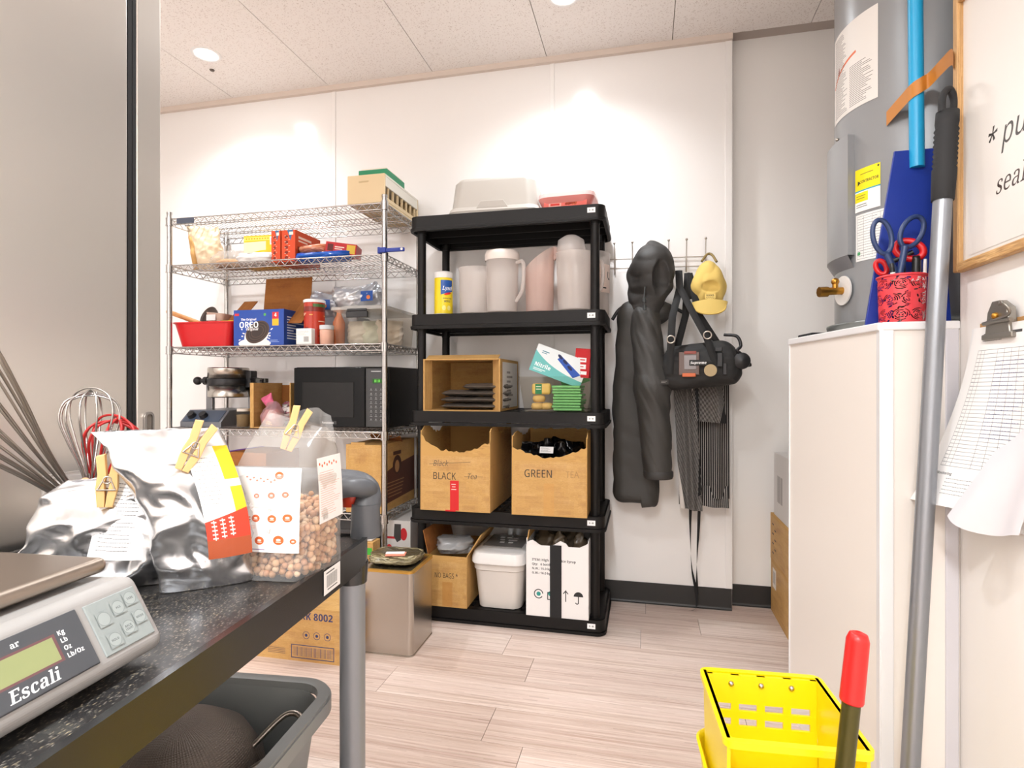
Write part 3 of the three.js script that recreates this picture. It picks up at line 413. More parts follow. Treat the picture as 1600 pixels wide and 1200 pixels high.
{ // second shelf
  const y = WH[3] + 0.001;
  const t = thing('tan_pouch', 'tall tan and white foil pouch at the left of the upper wire shelf', 'pouch', [-2.262, y, 0.27], 20 * R);
  obj(t, 'pouch', pouch(0.15, 0.235, 0.08, { seed: 3, crumple: 0.008, facet: true, lean: -0.03, top: 0.06 }), std('#dfc9a8', 0.35, 0.1)); obj(t, 'side_strip', pouch(0.03, 0.2, 0.085, { seed: 3, crumple: 0.004, lean: -0.03 }), std('#c99a5a', 0.5), { pos: [-0.055, 0, 0.004] });
  const g = thing('grain_bag', 'clear bag of brown grain lying on the upper wire shelf', 'bag', [-2.085, y, 0.3], 6 * R);
  obj(g, 'film', pouch(0.21, 0.085, 0.17, { seed: 5, crumple: 0.012, facet: true, top: 0.35, bot: 0.7, belly: 0.35, topW: 0.6, sq: 2.3 }), M.film);
  obj(g, 'grain', pouch(0.17, 0.045, 0.14, { seed: 6, crumple: 0.003, top: 0.3, bot: 0.8, topW: 0.7, sq: 2.2 }), std('#ffffff', 0.8, 0, { map: ctex(256, 256, (x, w, h) => { x.fillStyle = '#b98d5e'; x.fillRect(0, 0, w, h); grain(x, w, h, 6000, 4, ['#8d6238', '#d8b386', '#a97b4c', '#c79a69'], 4, 3); }) }), { kind: 'stuff', label: 'brown grain' });
  const wb = thing('white_bag', 'crumpled white plastic bag in front of the yellow box', 'bag', [-1.895, y, 0.35]); baglet(wb, 'bag', 0.2, 0.055, 0.11, std('#f1eeea', 0.5), [0, 0, 0], [0, 0, 0], 9, { crumple: 0.014, facet: true, top: 0.4, bot: 0.7 });
  const yb = thing('yellow_cereal_box', 'yellow printed food box on the upper wire shelf', 'box', [-1.93, y, 0.24], 3 * R);
  obj(yb, 'body', box(0.195, 0.165, 0.1, 0, 0, 0, 0.002), std('#f0b51c', 0.5));
  decal(0.195, 0.165, ctex(512, 430, (x, w, h) => { x.fillStyle = '#f3b81e'; x.fillRect(0, 0, w, h); x.fillStyle = '#f6d9b0'; x.beginPath(); x.moveTo(0, 90); x.lineTo(330, 80); x.lineTo(330, 200); x.quadraticCurveTo(160, 190, 0, 300); x.fill(); x.fillStyle = '#f7df5e'; x.fillRect(0, 20, w, 46); for (let i = 0; i < 9; i++) { x.fillStyle = '#d08c10'; x.fillRect(30 + i * 40, 34, 22, 18); } x.fillStyle = '#f3f0ea'; x.fillRect(390, 20, 100, 110); for (let i = 0; i < 11; i++) { x.fillStyle = '#333'; x.fillRect(402 + i * 7, 40, i % 3 + 2, 70); } x.fillStyle = '#e58e18'; x.beginPath(); x.ellipse(200, 380, 190, 40, 0, 0, 7); x.fill(); }), 0, 0, 0.0506, yb, 'front_print');
  const ot = ctex(200, 512, (x, w, h) => { x.fillStyle = '#d6491c'; x.fillRect(0, 0, w, h); x.fillStyle = '#3d6c94'; x.beginPath(); x.moveTo(80, 0); x.lineTo(170, 0); x.lineTo(130, 170); x.fill(); x.fillStyle = '#efe3d6'; x.fillRect(110, 30, 60, 50); x.fillStyle = '#7e2412'; for (let i = 0; i < 5; i++) { x.beginPath(); x.arc(70, 110 + i * 84, 26, 0, 7); x.fill(); } x.fillStyle = '#f0d8c0'; for (let i = 0; i < 12; i++) x.fillRect(40 + (i % 3) * 30, 90 + i * 32, 24, 6); });
  [[-1.775, 0.05, 0.33, 'orange red snack box next to the yellow box'], [-1.705, 0.075, 0.33, 'wider orange red snack box standing right of its twin']].forEach(([x, w, z, l]) => { const o = thing('orange_snack_box', l, 'box', [x, y, z - 0.06], 0, 'orange snack boxes'); obj(o, 'body', box(w, 0.155, 0.22, 0, 0, 0, 0.002), std('#cf4a1b', 0.5)); decal(w, 0.155, ot, 0, 0, 0.1106, o, 'front_print'); const st = ctex(512, 360, (q, W, H) => { q.fillStyle = '#cf4a1b'; q.fillRect(0, 0, W, H); q.fillStyle='#f3ded0'; q.fillRect(60,60,260,26); q.fillRect(60,104,180,18); q.fillStyle = '#8a2a12'; q.fillRect(40, 180, 420, 110); }); decal(0.22, 0.155, st, w / 2 + 0.0006, 0, 0, o, 'side_print', { rot: [0, Math.PI / 2, 0] }); });
  const n = thing('peanut_pack', 'flat pack of peanut snacks beside the orange boxes', 'packet', [-1.6, y + 0.032, 0.3], -10 * R); baglet(n, 'pack', 0.15, 0.05, 0.16, printMat(ctex(256, 256, (x, w, h) => { x.fillStyle = '#d98f6c'; x.fillRect(0, 0, w, h); const r = rand(2); for (let i = 0; i < 160; i++) { x.fillStyle = ['#c26d44', '#e9b48e', '#b35a3a', '#f0cbb0'][i % 4]; x.beginPath(); x.arc(r() * w, r() * h, 9, 0, 7); x.fill(); } }), 0.35), [0, 0.008, 0], [0, 0, 0], 12, { top: 0.3, bot: 0.5 });
  const rb = thing('red_biscuit_box', 'long red and yellow biscuit box at right of the peanut pack', 'box', [-1.455, y + 0.03, 0.3], 14 * R); rb.rotation.z = -0.12; obj(rb, 'body', box(0.15, 0.055, 0.1, 0, 0, 0, 0.002), std('#bd1f22', 0.45)); decal(0.148, 0.053, ctex(320, 112, (x, w, h) => { x.fillStyle = '#bf1f22'; x.fillRect(0, 0, w, h); x.fillStyle = '#d9b33c'; x.fillRect(220, 10, 90, 90); x.fillStyle = '#5d1712'; x.fillRect(20, 20, 60, 70); x.fillStyle='#f5d9c9'; x.fillRect(95,38,100,12); x.fillRect(95,60,80,10); }), 0, 0.001, 0.0506, rb, 'front_print');
  const bb = thing('blue_snack_bag', 'glossy blue snack bag lying at the front of upper wire shelf', 'bag', [-1.54, y, 0.33]); baglet(bb, 'bag', 0.28, 0.045, 0.15, std('#0f56b8', 0.22), [0, 0, 0], [0, 0, 0], 15, { crumple: 0.012, facet: true, top: 0.3, bot: 0.6 });
}
{ // third shelf
  const y = WH[2] + 0.001;
  const b = thing('red_basket', 'red plastic basket of utensils on the middle wire shelf', 'basket', [-2.19, y, 0.285]);
  obj(b, 'body', [loft([[0.29, 0.2, 0.03, 0], [0.345, 0.24, 0.035, 0.115], [0.352, 0.247, 0.035, 0.12], [0.36, 0.255, 0.035, 0.12], [0.36, 0.255, 0.035, 0.126], [0.34, 0.236, 0.03, 0.126], [0.285, 0.195, 0.028, 0.004]], 8, true)], M.redPlastic);
  obj(b, 'divider', box(0.006, 0.11, 0.2, -0.04, 0.005, 0, 0.002), M.redPlastic); 
  const rp = thing('rolling_pin', 'light wooden handle sticking out of the red basket', 'utensil', [-2.34, y + 0.135, 0.33]); obj(rp, 'handle', rod([-0.085, 0.052, 0.03], [0.1, -0.018, -0.02], 0.012, 14), std('#cf9258', 0.55)); obj(rp, 'tip', new THREE.SphereGeometry(0.013, 14, 10).translate(-0.086, 0.053, 0.03), std('#cf9258', 0.55));
  const pan = thing('round_pan', 'small dark round pan standing in the red basket', 'pan', [-2.25, y + 0.11, 0.25]); obj(pan, 'dish', lathe([[0, 0], [0.052, 0], [0.06, 0.012], [0.062, 0.012], [0.055, -0.003], [0, -0.003]], 32), std('#43352c', 0.4), { pos: [0, 0.05, 0.02], rot: [1.25, 0, 0.2] });
  const cu = thing('measuring_cup', 'frosted plastic measuring scoop in the red basket', 'scoop', [-2.175, y + 0.105, 0.3]); obj(cu, 'cup', loft([[0.085, 0.06, 0.015, 0.02], [0.11, 0.08, 0.018, 0.075]], 6, true), phys('#e4c9b6', 0.4, { transmission: 0.35, thickness: 0 }), { rot: [0, 0, -0.1] }); obj(cu, 'label', box(0.055, 0.03, 0.002, -0.01, 0.035, 0.04), M.paper);
  const ba = thing('wooden_block', 'brown block behind the cup in the red basket', 'block', [-2.1, y + 0.1, 0.22]); obj(ba, 'block', box(0.05, 0.09, 0.04, 0, 0, 0, 0.004), std('#84654c', 0.6));
  const sp = thing('yellow_scraper', 'small yellow scraper at the right of the red basket', 'scraper', [-2.07, y + 0.108, 0.36]); obj(sp, 'blade', box(0.07, 0.026, 0.006, 0, 0, 0, 0.002), M.yellowPlastic);
  const jb = thing('dark_jar', 'dark glass jar with white cap behind the blue cookie box', 'jar', [-2.03, y, 0.12]); obj(jb, 'body', lathe([[0, 0], [0.034, 0], [0.036, 0.16], [0.025, 0.18]], 24), std('#3a3130', 0.25)); obj(jb, 'cap', cyl(0.027, 0.028, 0.03, 0, 0.18, 0, 24), M.white);
  // blue cookie carton, lid flap raised
  const o = thing('blue_cookie_carton', 'blue cookie carton with opened brown lid on the middle wire shelf', 'box', [-1.858, y, 0.295], 0);
  const w = 0.283, h = 0.178, d = 0.21; carton(o, w, h, d, std('#1f4fa5', 0.5), { seed: 3 });
  decal(w, h, ctex(1024, 644, (x, W, H) => {
    x.fillStyle = '#1747a3'; x.fillRect(0, 0, W, H);
    const r = rand(6); x.fillStyle = '#f4f1ec'; for (let i = 0; i < 22; i++) { const a = i / 22 * 6.28, q = 230 + r() * 150; x.beginPath(); x.ellipse(480 + Math.cos(a) * q, 470 + Math.sin(a) * q * 0.62, 14 + r() * 16, 8 + r() * 10, a, 0, 7); x.fill(); }
    x.beginPath(); x.ellipse(430, 600, 330, 90, 0, 0, 7); x.fill(); x.beginPath(); x.ellipse(470, 460, 262, 190, -0.45, 0, 7); x.fill();
    x.fillStyle = '#2a1a14'; x.beginPath(); x.ellipse(490, 400, 258, 180, -0.5, 0, 7); x.fill(); x.strokeStyle = '#5d4438'; x.lineWidth = 7; for (const k of [1, 0.78, 0.55]) { x.beginPath(); x.ellipse(490, 395, 235 * k, 160 * k, -0.5, 0, 7); x.stroke(); } x.lineWidth = 10; x.setLineDash([16, 14]); x.beginPath(); x.ellipse(490, 395, 252, 174, -0.5, 0, 7); x.stroke(); x.setLineDash([]);
    text(x, 'The Original', 150, 170, 54, '#fff', 'sans-serif', 'bold'); text(x, 'OREO', 110, 268, 150, '#fff', 'sans-serif', 'bold'); text(x, 'Original', 250, 345, 60, '#fff', 'serif', 'italic bold'); x.fillStyle = '#cf2430'; x.fillRect(20, 60, 90, 44); x.fillRect(790, 50, 130, 120); text(x, '4', 855, 100, 90, '#fff', 'sans-serif', 'bold', 'center'); x.fillStyle = '#f2b81c'; x.fillRect(790, 170, 130, 120); x.fillStyle = '#4aa04a'; x.beginPath(); x.arc(640, 90, 26, 0, 7); x.fill(); x.fillStyle='#8fa6d8'; x.fillRect(750,545,150,12); x.fillRect(720,572,210,10);
  }), 0, 0, d / 2 + 0.0006, o, 'front_print', { roughness: 0.4 });
  decal(d, h, ctex(256, 216, (x, W, H) => { x.fillStyle = '#173f8e'; x.fillRect(0, 0, W, H); x.fillStyle = '#dfe4ee'; for (let i = 0; i < 9; i++) x.fillRect(30, 40 + i * 16, 60 + (i * 53) % 130, 7); }), w / 2 + 0.0006, 0, 0, o, 'side_print', { rot: [0, Math.PI / 2, 0] });
  obj(o, 'lid_flap', box(w - 0.006, 0.2, 0.004, 0, 0, 0), M.cardDark, { pos: [0.012, h - 0.002, -d / 2 + 0.003], rot: [-0.12, 0, 0], label: 'raised brown inner lid' });
  for (const s of [-1, 1]) flap(o, d - 0.01, 0.08, M.cardDark, [s * (w / 2 - 0.003), h, 0], [0, s * Math.PI / 2, s * 0.75]);
  // snack can and white jar
  const c = thing('snack_can', 'tall red and orange snack can with white lid on the wire shelf', 'can', [-1.594, y, 0.33], 0.4);
  obj(c, 'body', new THREE.CylinderGeometry(0.05, 0.05, 0.215, 40, 1, true).translate(0, 0.108, 0), printMat(ctex(512, 512, (x, W, H) => { x.fillStyle = '#b8331c'; x.fillRect(0, 0, W, H); x.fillStyle = '#7a1f12'; x.fillRect(0, 60, W, 60); x.fillStyle = '#e07a22'; x.fillRect(200, 60, 90, H); x.fillStyle = '#3f6b38'; x.fillRect(0, 30, 200, 36); const r = rand(9); for (let i = 0; i < 36; i++) { x.fillStyle = ['#f1d7b8', '#5b1a10', '#e9b04c'][i % 3]; x.fillRect(r() * W, 120 + r() * 300, 30 + r() * 50, 9); } x.fillStyle = '#eee'; x.fillRect(300, 330, 120, 110); }), 0.3));
  obj(c, 'lid', lathe([[0.052, 0.21], [0.053, 0.222], [0.048, 0.226], [0, 0.225]]), M.white); obj(c, 'base', lathe([[0, 0.001], [0.051, 0.001], [0.051, 0.006]]), M.chrome);
  const j = thing('white_label_tin', 'short white labelled tin in front of the snack can', 'tin', [-1.595, y, 0.405]); obj(j, 'body', box(0.085, 0.078, 0.03, 0, 0, 0, 0.004), std('#e8e6e3', 0.5)); decal(0.08, 0.07, ctex(160, 140, (x, W, H) => { x.fillStyle = '#eceae7'; x.fillRect(0, 0, W, H); for (let i = 0; i < 14; i++) { x.fillStyle = '#333'; x.fillRect(80 + i * 4, 70, (i % 3) + 1, 50); } scribble(x, 12, 20, 130, 4, 11, '#888', 2, 4); }), 0, 0.004, 0.0156, j, 'label');
  const pj = thing('pink_jar', 'small jar with pink contents beside the snack can', 'jar', [-1.508, y, 0.36]); obj(pj, 'body', lathe([[0, 0], [0.032, 0], [0.033, 0.07], [0.03, 0.075]], 24), std('#e2b09a', 0.35)); obj(pj, 'lid', cyl(0.034, 0.034, 0.02, 0, 0.075, 0, 24), std('#cfd2d6', 0.4));
  const ob = thing('orange_bottle', 'slim orange and white bottle behind the pink jar', 'bottle', [-1.5, y, 0.26]); obj(ob, 'body', lathe([[0, 0], [0.028, 0], [0.03, 0.12], [0.012, 0.16], [0.012, 0.175], [0, 0.176]], 20), std('#e08a5c', 0.35)); obj(ob, 'cap', cyl(0.014, 0.014, 0.02, 0, 0.172, 0, 16), M.white);
  // clear storage box with black latches
  const s = thing('clear_storage_box', 'clear latching storage box with black clips on the middle wire shelf', 'storage box', [-1.312, y, 0.235]);
  obj(s, 'body', loft([[0.26, 0.34, 0.03, 0.001], [0.285, 0.365, 0.035, 0.155], [0.295, 0.375, 0.035, 0.16]], 8, false), M.clear); obj(s, 'floor_panel', slab(0.26, 0.34, 0.002, 0.03, 0), M.clear);
  obj(s, 'lid', [slab(0.3, 0.38, 0.014, 0.036, 0.16), slab(0.22, 0.3, 0.01, 0.03, 0.174)], phys('#eceae6', 0.25, { transmission: 0.7, thickness: 0 })); obj(s, 'latch', [box(0.11, 0.03, 0.012, 0, 0.122, 0.19, 0.004), box(0.1, 0.012, 0.01, 0, 0.152, 0.19, 0.003)], M.black, { label: 'black clip' });
  for (let k = 0; k < 3; k++) { const g = thing('flour_bag', `pale bag of dry goods, ${['left', 'middle', 'right'][k]} of the three in the clear storage box`, 'bag', [-1.385 + k * 0.075, y + 0.004, 0.24], 0.4 * k, 'bags in the clear storage box'); baglet(g, 'bag', 0.12, 0.12, 0.1, std(['#d9d2c4', '#c9cbb8', '#d8cdbd'][k], 0.6), [0, 0, 0], [0, 0, 0], 30 + k, { crumple: 0.012, facet: true, bot: 0.7, top: 0.3 }); }
  // silver and blue bags stacked behind
  [[-1.63, 0.16, '#c6cbd3', 'left silver and blue snack bag above the snack can'], [-1.48, 0.19, '#d7d8da', 'crumpled silver snack bag in the middle of the bag row'], [-1.36, 0.185, '#c9ccd2', 'right silver and blue snack bag over the clear storage box']].forEach(([x, yy, col, l], k) => { const g = thing('silver_snack_bag', l, 'bag', [x, y + yy + (k === 2 ? 0.01 : 0), 0.2], 0.2 - 0.2 * k, 'silver snack bags'); baglet(g, 'bag', 0.15, 0.12, 0.09, std(col, 0.3, 0.5), [0, 0, 0], [0, 0, (k - 1) * 0.25], 80 + k, { crumple: 0.014, facet: true }); if (k !== 1) decal(0.075, 0.05, ctex(128, 96, (q, W, H) => { q.fillStyle = '#1d4f9e'; q.fillRect(0, 0, W, H); q.fillStyle = '#e27a3a'; q.beginPath(); q.arc(80, 60, 20, 0, 7); q.fill(); }), 0.02, 0.03, 0.052, g, 'print'); });
  const sup = thing('cereal_carton', 'white carton stacked behind the snack can under the silver bags', 'box', [-1.56, y, 0.14]); obj(sup, 'body', box(0.26, 0.155, 0.14, 0, 0, 0, 0.003), std('#cdd3dc', 0.5));
}
{ // fourth shelf: waffle maker, carton, microwave
  const y = WH[1] + 0.001;
  const f = thing('waffle_maker', 'stainless rotating waffle maker with control base on the wire shelf', 'waffle maker', [-2.185, y, 0.25]);
  const base = new THREE.ExtrudeGeometry(new THREE.Shape([[-0.17, 0], [0.16, 0], [0.16, 0.02], [0.1, 0.075], [-0.17, 0.075]].map(p => new THREE.Vector2(...p))), { depth: 0.235, bevelEnabled: true, bevelSize: 0.004, bevelThickness: 0.004, bevelSegments: 2 }); base.rotateY(-Math.PI / 2); base.translate(0.1175, 0.006, 0);
  obj(f, 'base', base, std('#73767c', 0.35, 0.6)); obj(f, 'control_panel', box(0.215, 0.002, 0.078, 0, 0, 0), std('#3a4658', 0.3), { pos: [0, 0.0545, 0.135], rot: [0.742, 0, 0] });
  for (const x of [-0.07, 0.0]) obj(f, 'knob', cyl(0.018, 0.021, 0.022, 0, 0, 0, 24), M.black, { pos: [x, 0.054, 0.137], rot: [0.742, 0, 0] });
  obj(f, 'arm', [box(0.04, 0.17, 0.022, -0.055, 0.08, 0.03, 0.004), box(0.03, 0.2, 0.022, 0.11, 0.08, -0.08, 0.004)], std('#8f8f92', 0.3, 0.9));
  const drum = [lathe([[0, 0], [0.098, 0], [0.102, 0.006], [0.102, 0.06], [0, 0.06]], 48)];
  obj(f, 'lower_drum', drum, M.tin, { pos: [0.015, 0.148, -0.02] }); obj(f, 'upper_drum', lathe([[0, 0], [0.102, 0], [0.102, 0.05], [0.098, 0.056], [0, 0.058]], 48), M.tin, { pos: [0.015, 0.25, -0.02] }); obj(f, 'hinge_band', lathe([[0, 0], [0.1, 0], [0.104, 0.008], [0.104, 0.034], [0.1, 0.042], [0, 0.042]], 48), M.black, { pos: [0.015, 0.208, -0.02] });
  obj(f, 'turn_knob', [new THREE.SphereGeometry(0.022, 18, 14).translate(-0.135, 0.236, 0.03), rod([-0.12, 0.236, 0.03], [-0.05, 0.236, 0.03], 0.01, 12), cyl(0.022, 0.022, 0.02, 0, 0, 0, 18).rotateZ(Math.PI / 2).translate(-0.07, 0.236, 0.03)], M.black, { label: 'black ball turning knob' });
  obj(f, 'handle', [box(0.05, 0.09, 0.05, 0.125, 0.2, -0.05, 0.006), rod([0.14, 0.245, -0.04], [0.26, 0.235, 0.02], 0.012, 12)], M.black); obj(f, 'handle_label', box(0.06, 0.022, 0.026, 0.24, 0.226, 0.008, 0.003), std('#3d3c36', 0.4)); for (const [x, z] of [[-0.1, 0.13], [0.1, 0.13], [-0.1, -0.14], [0.1, -0.14]]) obj(f, 'foot', cyl(0.012, 0.012, 0.008, x, 0, z, 12), M.black);
  const g = thing('spice_jar', 'small glass jar of dried herbs beside the waffle maker', 'jar', [-2.0, y, 0.33]); obj(g, 'glass', lathe([[0, 0.001], [0.032, 0.001], [0.035, 0.075], [0.028, 0.08]], 24), M.clear); obj(g, 'herbs', lathe([[0, 0.003], [0.03, 0.003], [0.032, 0.062], [0, 0.066]], 24), std('#7d6a4c', 0.8)); obj(g, 'lid', cyl(0.031, 0.031, 0.014, 0, 0.08, 0, 24), std('#d8cfc2', 0.5));
  const g2 = thing('green_jar', 'small jar of green herbs next to the brown carton', 'jar', [-1.965, y, 0.26]); obj(g2, 'glass', lathe([[0, 0.001], [0.03, 0.001], [0.033, 0.075], [0.028, 0.08]], 24), std('#6d7a58', 0.3)); obj(g2, 'lid', cyl(0.03, 0.03, 0.02, 0, 0.08, 0, 24), std('#e0b41e', 0.4));
  const c = thing('brown_carton', 'open fronted brown carton beside the microwave', 'cardboard box', [-1.81, y, 0.25]);
  const w = 0.225, h = 0.225, d = 0.25; for (const s of [-1, 1]) obj(c, 'side_panel', box(0.005, h, d, s * (w / 2 - 0.0025), 0, 0), M.card); obj(c, 'back_panel', box(w - 0.01, h * 0.95, 0.004, 0, 0, -d / 2 + 0.002), M.cardDark); obj(c, 'bottom_panel', box(w - 0.01, 0.004, d, 0, 0, 0), M.card);
  obj(c, 'front_edge', box(0.02, h, 0.004, -w / 2 + 0.01, 0, d / 2 + 0.002), M.card);
  const ob = thing('oat_bag', 'pink tied bag of oats in the brown carton', 'bag', [-1.835, y + 0.006, 0.32]); obj(ob, 'oats', pouch(0.105, 0.085, 0.09, { seed: 3, crumple: 0.004, top: 0.4, topW: 0.6, bot: 0.6, sq: 2.2 }), std('#ffffff', 0.8, 0, { map: ctex(128, 128, (x, W, H) => { x.fillStyle = '#d3ab85'; x.fillRect(0, 0, W, H); grain(x, W, H, 2200, 4, ['#b98c62', '#e8cba8', '#a97a54'], 4, 3); }) }), { kind: 'stuff', label: 'oats' }); obj(ob, 'film', pouch(0.115, 0.125, 0.1, { seed: 4, crumple: 0.006, top: 0.2, topW: 0.35, bot: 0.6, belly: 0.35, sq: 2.2, facet: true }), phys('#eec6cf', 0.2, { transmission: 0.7, thickness: 0 })); obj(ob, 'knot', pouch(0.05, 0.05, 0.02, { seed: 8, crumple: 0.006, topW: 1.4, top: 0.2 }), std('#d8668c', 0.4), { pos: [-0.015, 0.11, 0], rot: [0, 0, 0.5] });
  const sb = thing('grey_snack_bag', 'grey printed bag behind the pink oat bag', 'bag', [-1.755, y + 0.006, 0.27]); baglet(sb, 'bag', 0.085, 0.125, 0.06, printMat(ctex(128, 128, (x, W, H) => { x.fillStyle = '#8d8a88'; x.fillRect(0, 0, W, H); grain(x, W, H, 300, 4, ['#56423f', '#c9c4bf', '#7d3a48'], 14, 6); }), 0.4), [0, 0, 0], [0, 0, 0.1], 91, { crumple: 0.01, facet: true });
  // microwave
  const m = thing('microwave', 'black countertop microwave oven on the wire shelf', 'microwave', [-1.405, y, 0.235]);
  const mw = 0.49, mh = 0.3, md = 0.375;
  obj(m, 'body', box(mw, mh - 0.012, md - 0.02, 0, 0.012, -0.01, 0.006), phys('#0e0e0e', 0.4, { specularIntensity: 0.5 }));
  const dr = obj(m, 'door', box(mw - 0.115, mh - 0.018, 0.018, -0.055, 0.015, md / 2 - 0.01, 0.004), M.blackGloss); obj(dr, 'window', box(0.27, 0.165, 0.002, -0.06, 0.062, md / 2 + 0.0, 0.001), phys('#0e0c0b', 0.06, { specularIntensity: 0.45 })); decal(0.09, 0.016, ctex(180, 32, x => { x.fillStyle = '#0b0b0c'; x.fillRect(0, 0, 180, 32); text(x, 'Panasonic', 90, 17, 26, '#cfcfcf', 'sans-serif', 'bold', 'center'); }), -0.06, 0.028, md / 2 + 0.0006, dr, 'lettering', { roughness: 0.1 });
  const cp = obj(m, 'control_panel', box(0.11, mh - 0.018, 0.018, mw / 2 - 0.057, 0.015, md / 2 - 0.01, 0.004), M.blackGloss); decal(0.1, 0.27, ctex(200, 540, (x, W, H) => { x.fillStyle = '#0d0d0e'; x.fillRect(0, 0, W, H); x.fillStyle='#aaa'; x.fillRect(50,20,100,9); for (let r = 0; r < 8; r++) for (let k = 0; k < 3; k++) { x.fillStyle = '#9a9a9a'; x.beginPath(); x.arc(50 + k * 50, 190 + r * 40, 5, 0, 7); x.fill(); x.fillRect(38 + k * 50, 202 + r * 40, 24, 3); } }), mw / 2 - 0.057, 0.02, md / 2 - 0.0004, cp, 'key_print', { roughness: 0.1 });
  decal(0.05, 0.022, ctex(100, 44, x => { x.fillStyle = '#06140a'; x.fillRect(0, 0, 100, 44); x.fillStyle='#7ef05a'; for (const a of [22,34,56,70]) x.fillRect(a,10,6,24); }), mw / 2 - 0.05, 0.222, md / 2 + 0.0002, cp, 'clock_display', { mat: { emissive: '#2f7a20', emissiveIntensity: 0.4 }, label: 'green lit clock' });
  for (const [x, z] of [[-0.2, 0.13], [0.2, 0.13], [-0.2, -0.14], [0.2, -0.14]]) obj(m, 'foot', cyl(0.012, 0.012, 0.013, x, 0, z, 12), M.black);
}
{ // bottom wire shelf and below
  const y = WH[0] + 0.001;
  const b = thing('teapot_carton', 'brown carton with teapot print on the lowest wire shelf', 'cardboard box', [-1.278, y, 0.235]);
  obj(b, 'body', box(0.18, 0.318, 0.385, 0, 0, 0, 0.002), M.card); obj(b, 'top_tab', box(0.07, 0.012, 0.003, -0.03, 0.316, 0.188), M.card); flap(b, 0.15, 0.1, M.cardDark, [0.02, 0.318, -0.02], [-0.35, 0.3, 0]);
  decal(0.385, 0.318, ctex(512, 424, (x, W, H) => { x.drawImage(cardTex.image, 0, 0, W, H); x.fillStyle = '#5b3224'; x.beginPath(); x.moveTo(0, 190); x.lineTo(200, 150); x.lineTo(W, 120); x.lineTo(W, 360); x.lineTo(0, 380); x.fill(); x.fillStyle = '#4a281d'; x.fillRect(170, 60, 120, 24); x.beginPath(); x.ellipse(230, 150, 66, 62, 0, 0, 7); x.fill(); x.fillStyle = '#b98a5c'; x.beginPath(); x.ellipse(230, 160, 34, 40, 0, 0, 7); x.fill(); x.fillStyle = '#a67a50'; for (let i = 0; i < 5; i++) x.fillRect(60 + i * 10, 250 + i * 22, 280 - i * 20, 6); }), 0.0906, 0, 0, b, 'side_print', { rot: [0, Math.PI / 2, 0] });
  const p = thing('purple_edged_carton', 'low brown carton with a purple edge on the lowest wire shelf', 'cardboard box', [-1.93, y, 0.27], -4 * R); obj(p, 'body', box(0.25, 0.26, 0.25, 0, 0, 0, 0.002), M.cardDark); obj(p, 'purple_edge', box(0.03, 0.262, 0.252, -0.112, 0, 0, 0.002), std('#7d49b8', 0.5));
  const g = thing('grey_tote', 'dark grey tote standing on the floor under the wire shelf', 'tote', [-1.42, 0, 0.24]); obj(g, 'body', loft([[0.3, 0.3, 0.03, 0], [0.33, 0.33, 0.03, 0.36]], 6), std('#4b4a4a', 0.6)); obj(g, 'rim', slab(0.345, 0.345, 0.02, 0.03, 0.36, 0.02), std('#3f3e3e', 0.6));
  const l = thing('logo_carton', 'white carton with red round logos under the wire shelf', 'cardboard box', [-1.16, 0, 0.2]); obj(l, 'body', box(0.15, 0.415, 0.26, 0, 0, 0, 0.002), std('#d8d4d0', 0.6));
  decal(0.148, 0.41, ctex(220, 610, (x, W, H) => { x.fillStyle = '#d9d5d1'; x.fillRect(0, 0, W, H); x.fillStyle = '#c8242c'; for (const [a, b2] of [[60, 210], [170, 90]]) { x.beginPath(); x.ellipse(a, b2, 26, 44, 0, 0, 7); x.fill(); } x.fillStyle='#c8242c'; x.fillRect(20,110,90,16); x.fillStyle = '#3a3938'; x.beginPath(); x.moveTo(100, 20); x.lineTo(150, 20); x.lineTo(150, 130); x.lineTo(120, 150); x.lineTo(95, 110); x.fill(); }), 0, 0.002, 0.1306, l, 'front_print');
  const gc = thing('green_label_carton', 'small brown carton with green label behind the square tin', 'cardboard box', [-1.215, 0.0, 0.46 + 0.06]); obj(gc, 'body', box(0.1, 0.37, 0.07, 0, 0, 0, 0.002), M.card); obj(gc, 'label', box(0.05, 0.03, 0.002, 0.02, 0.315, 0.0356), std('#3cb43a', 0.5)); obj(gc, 'paper_top', box(0.08, 0.025, 0.05, 0, 0.37, 0, 0.008), M.paper);
}
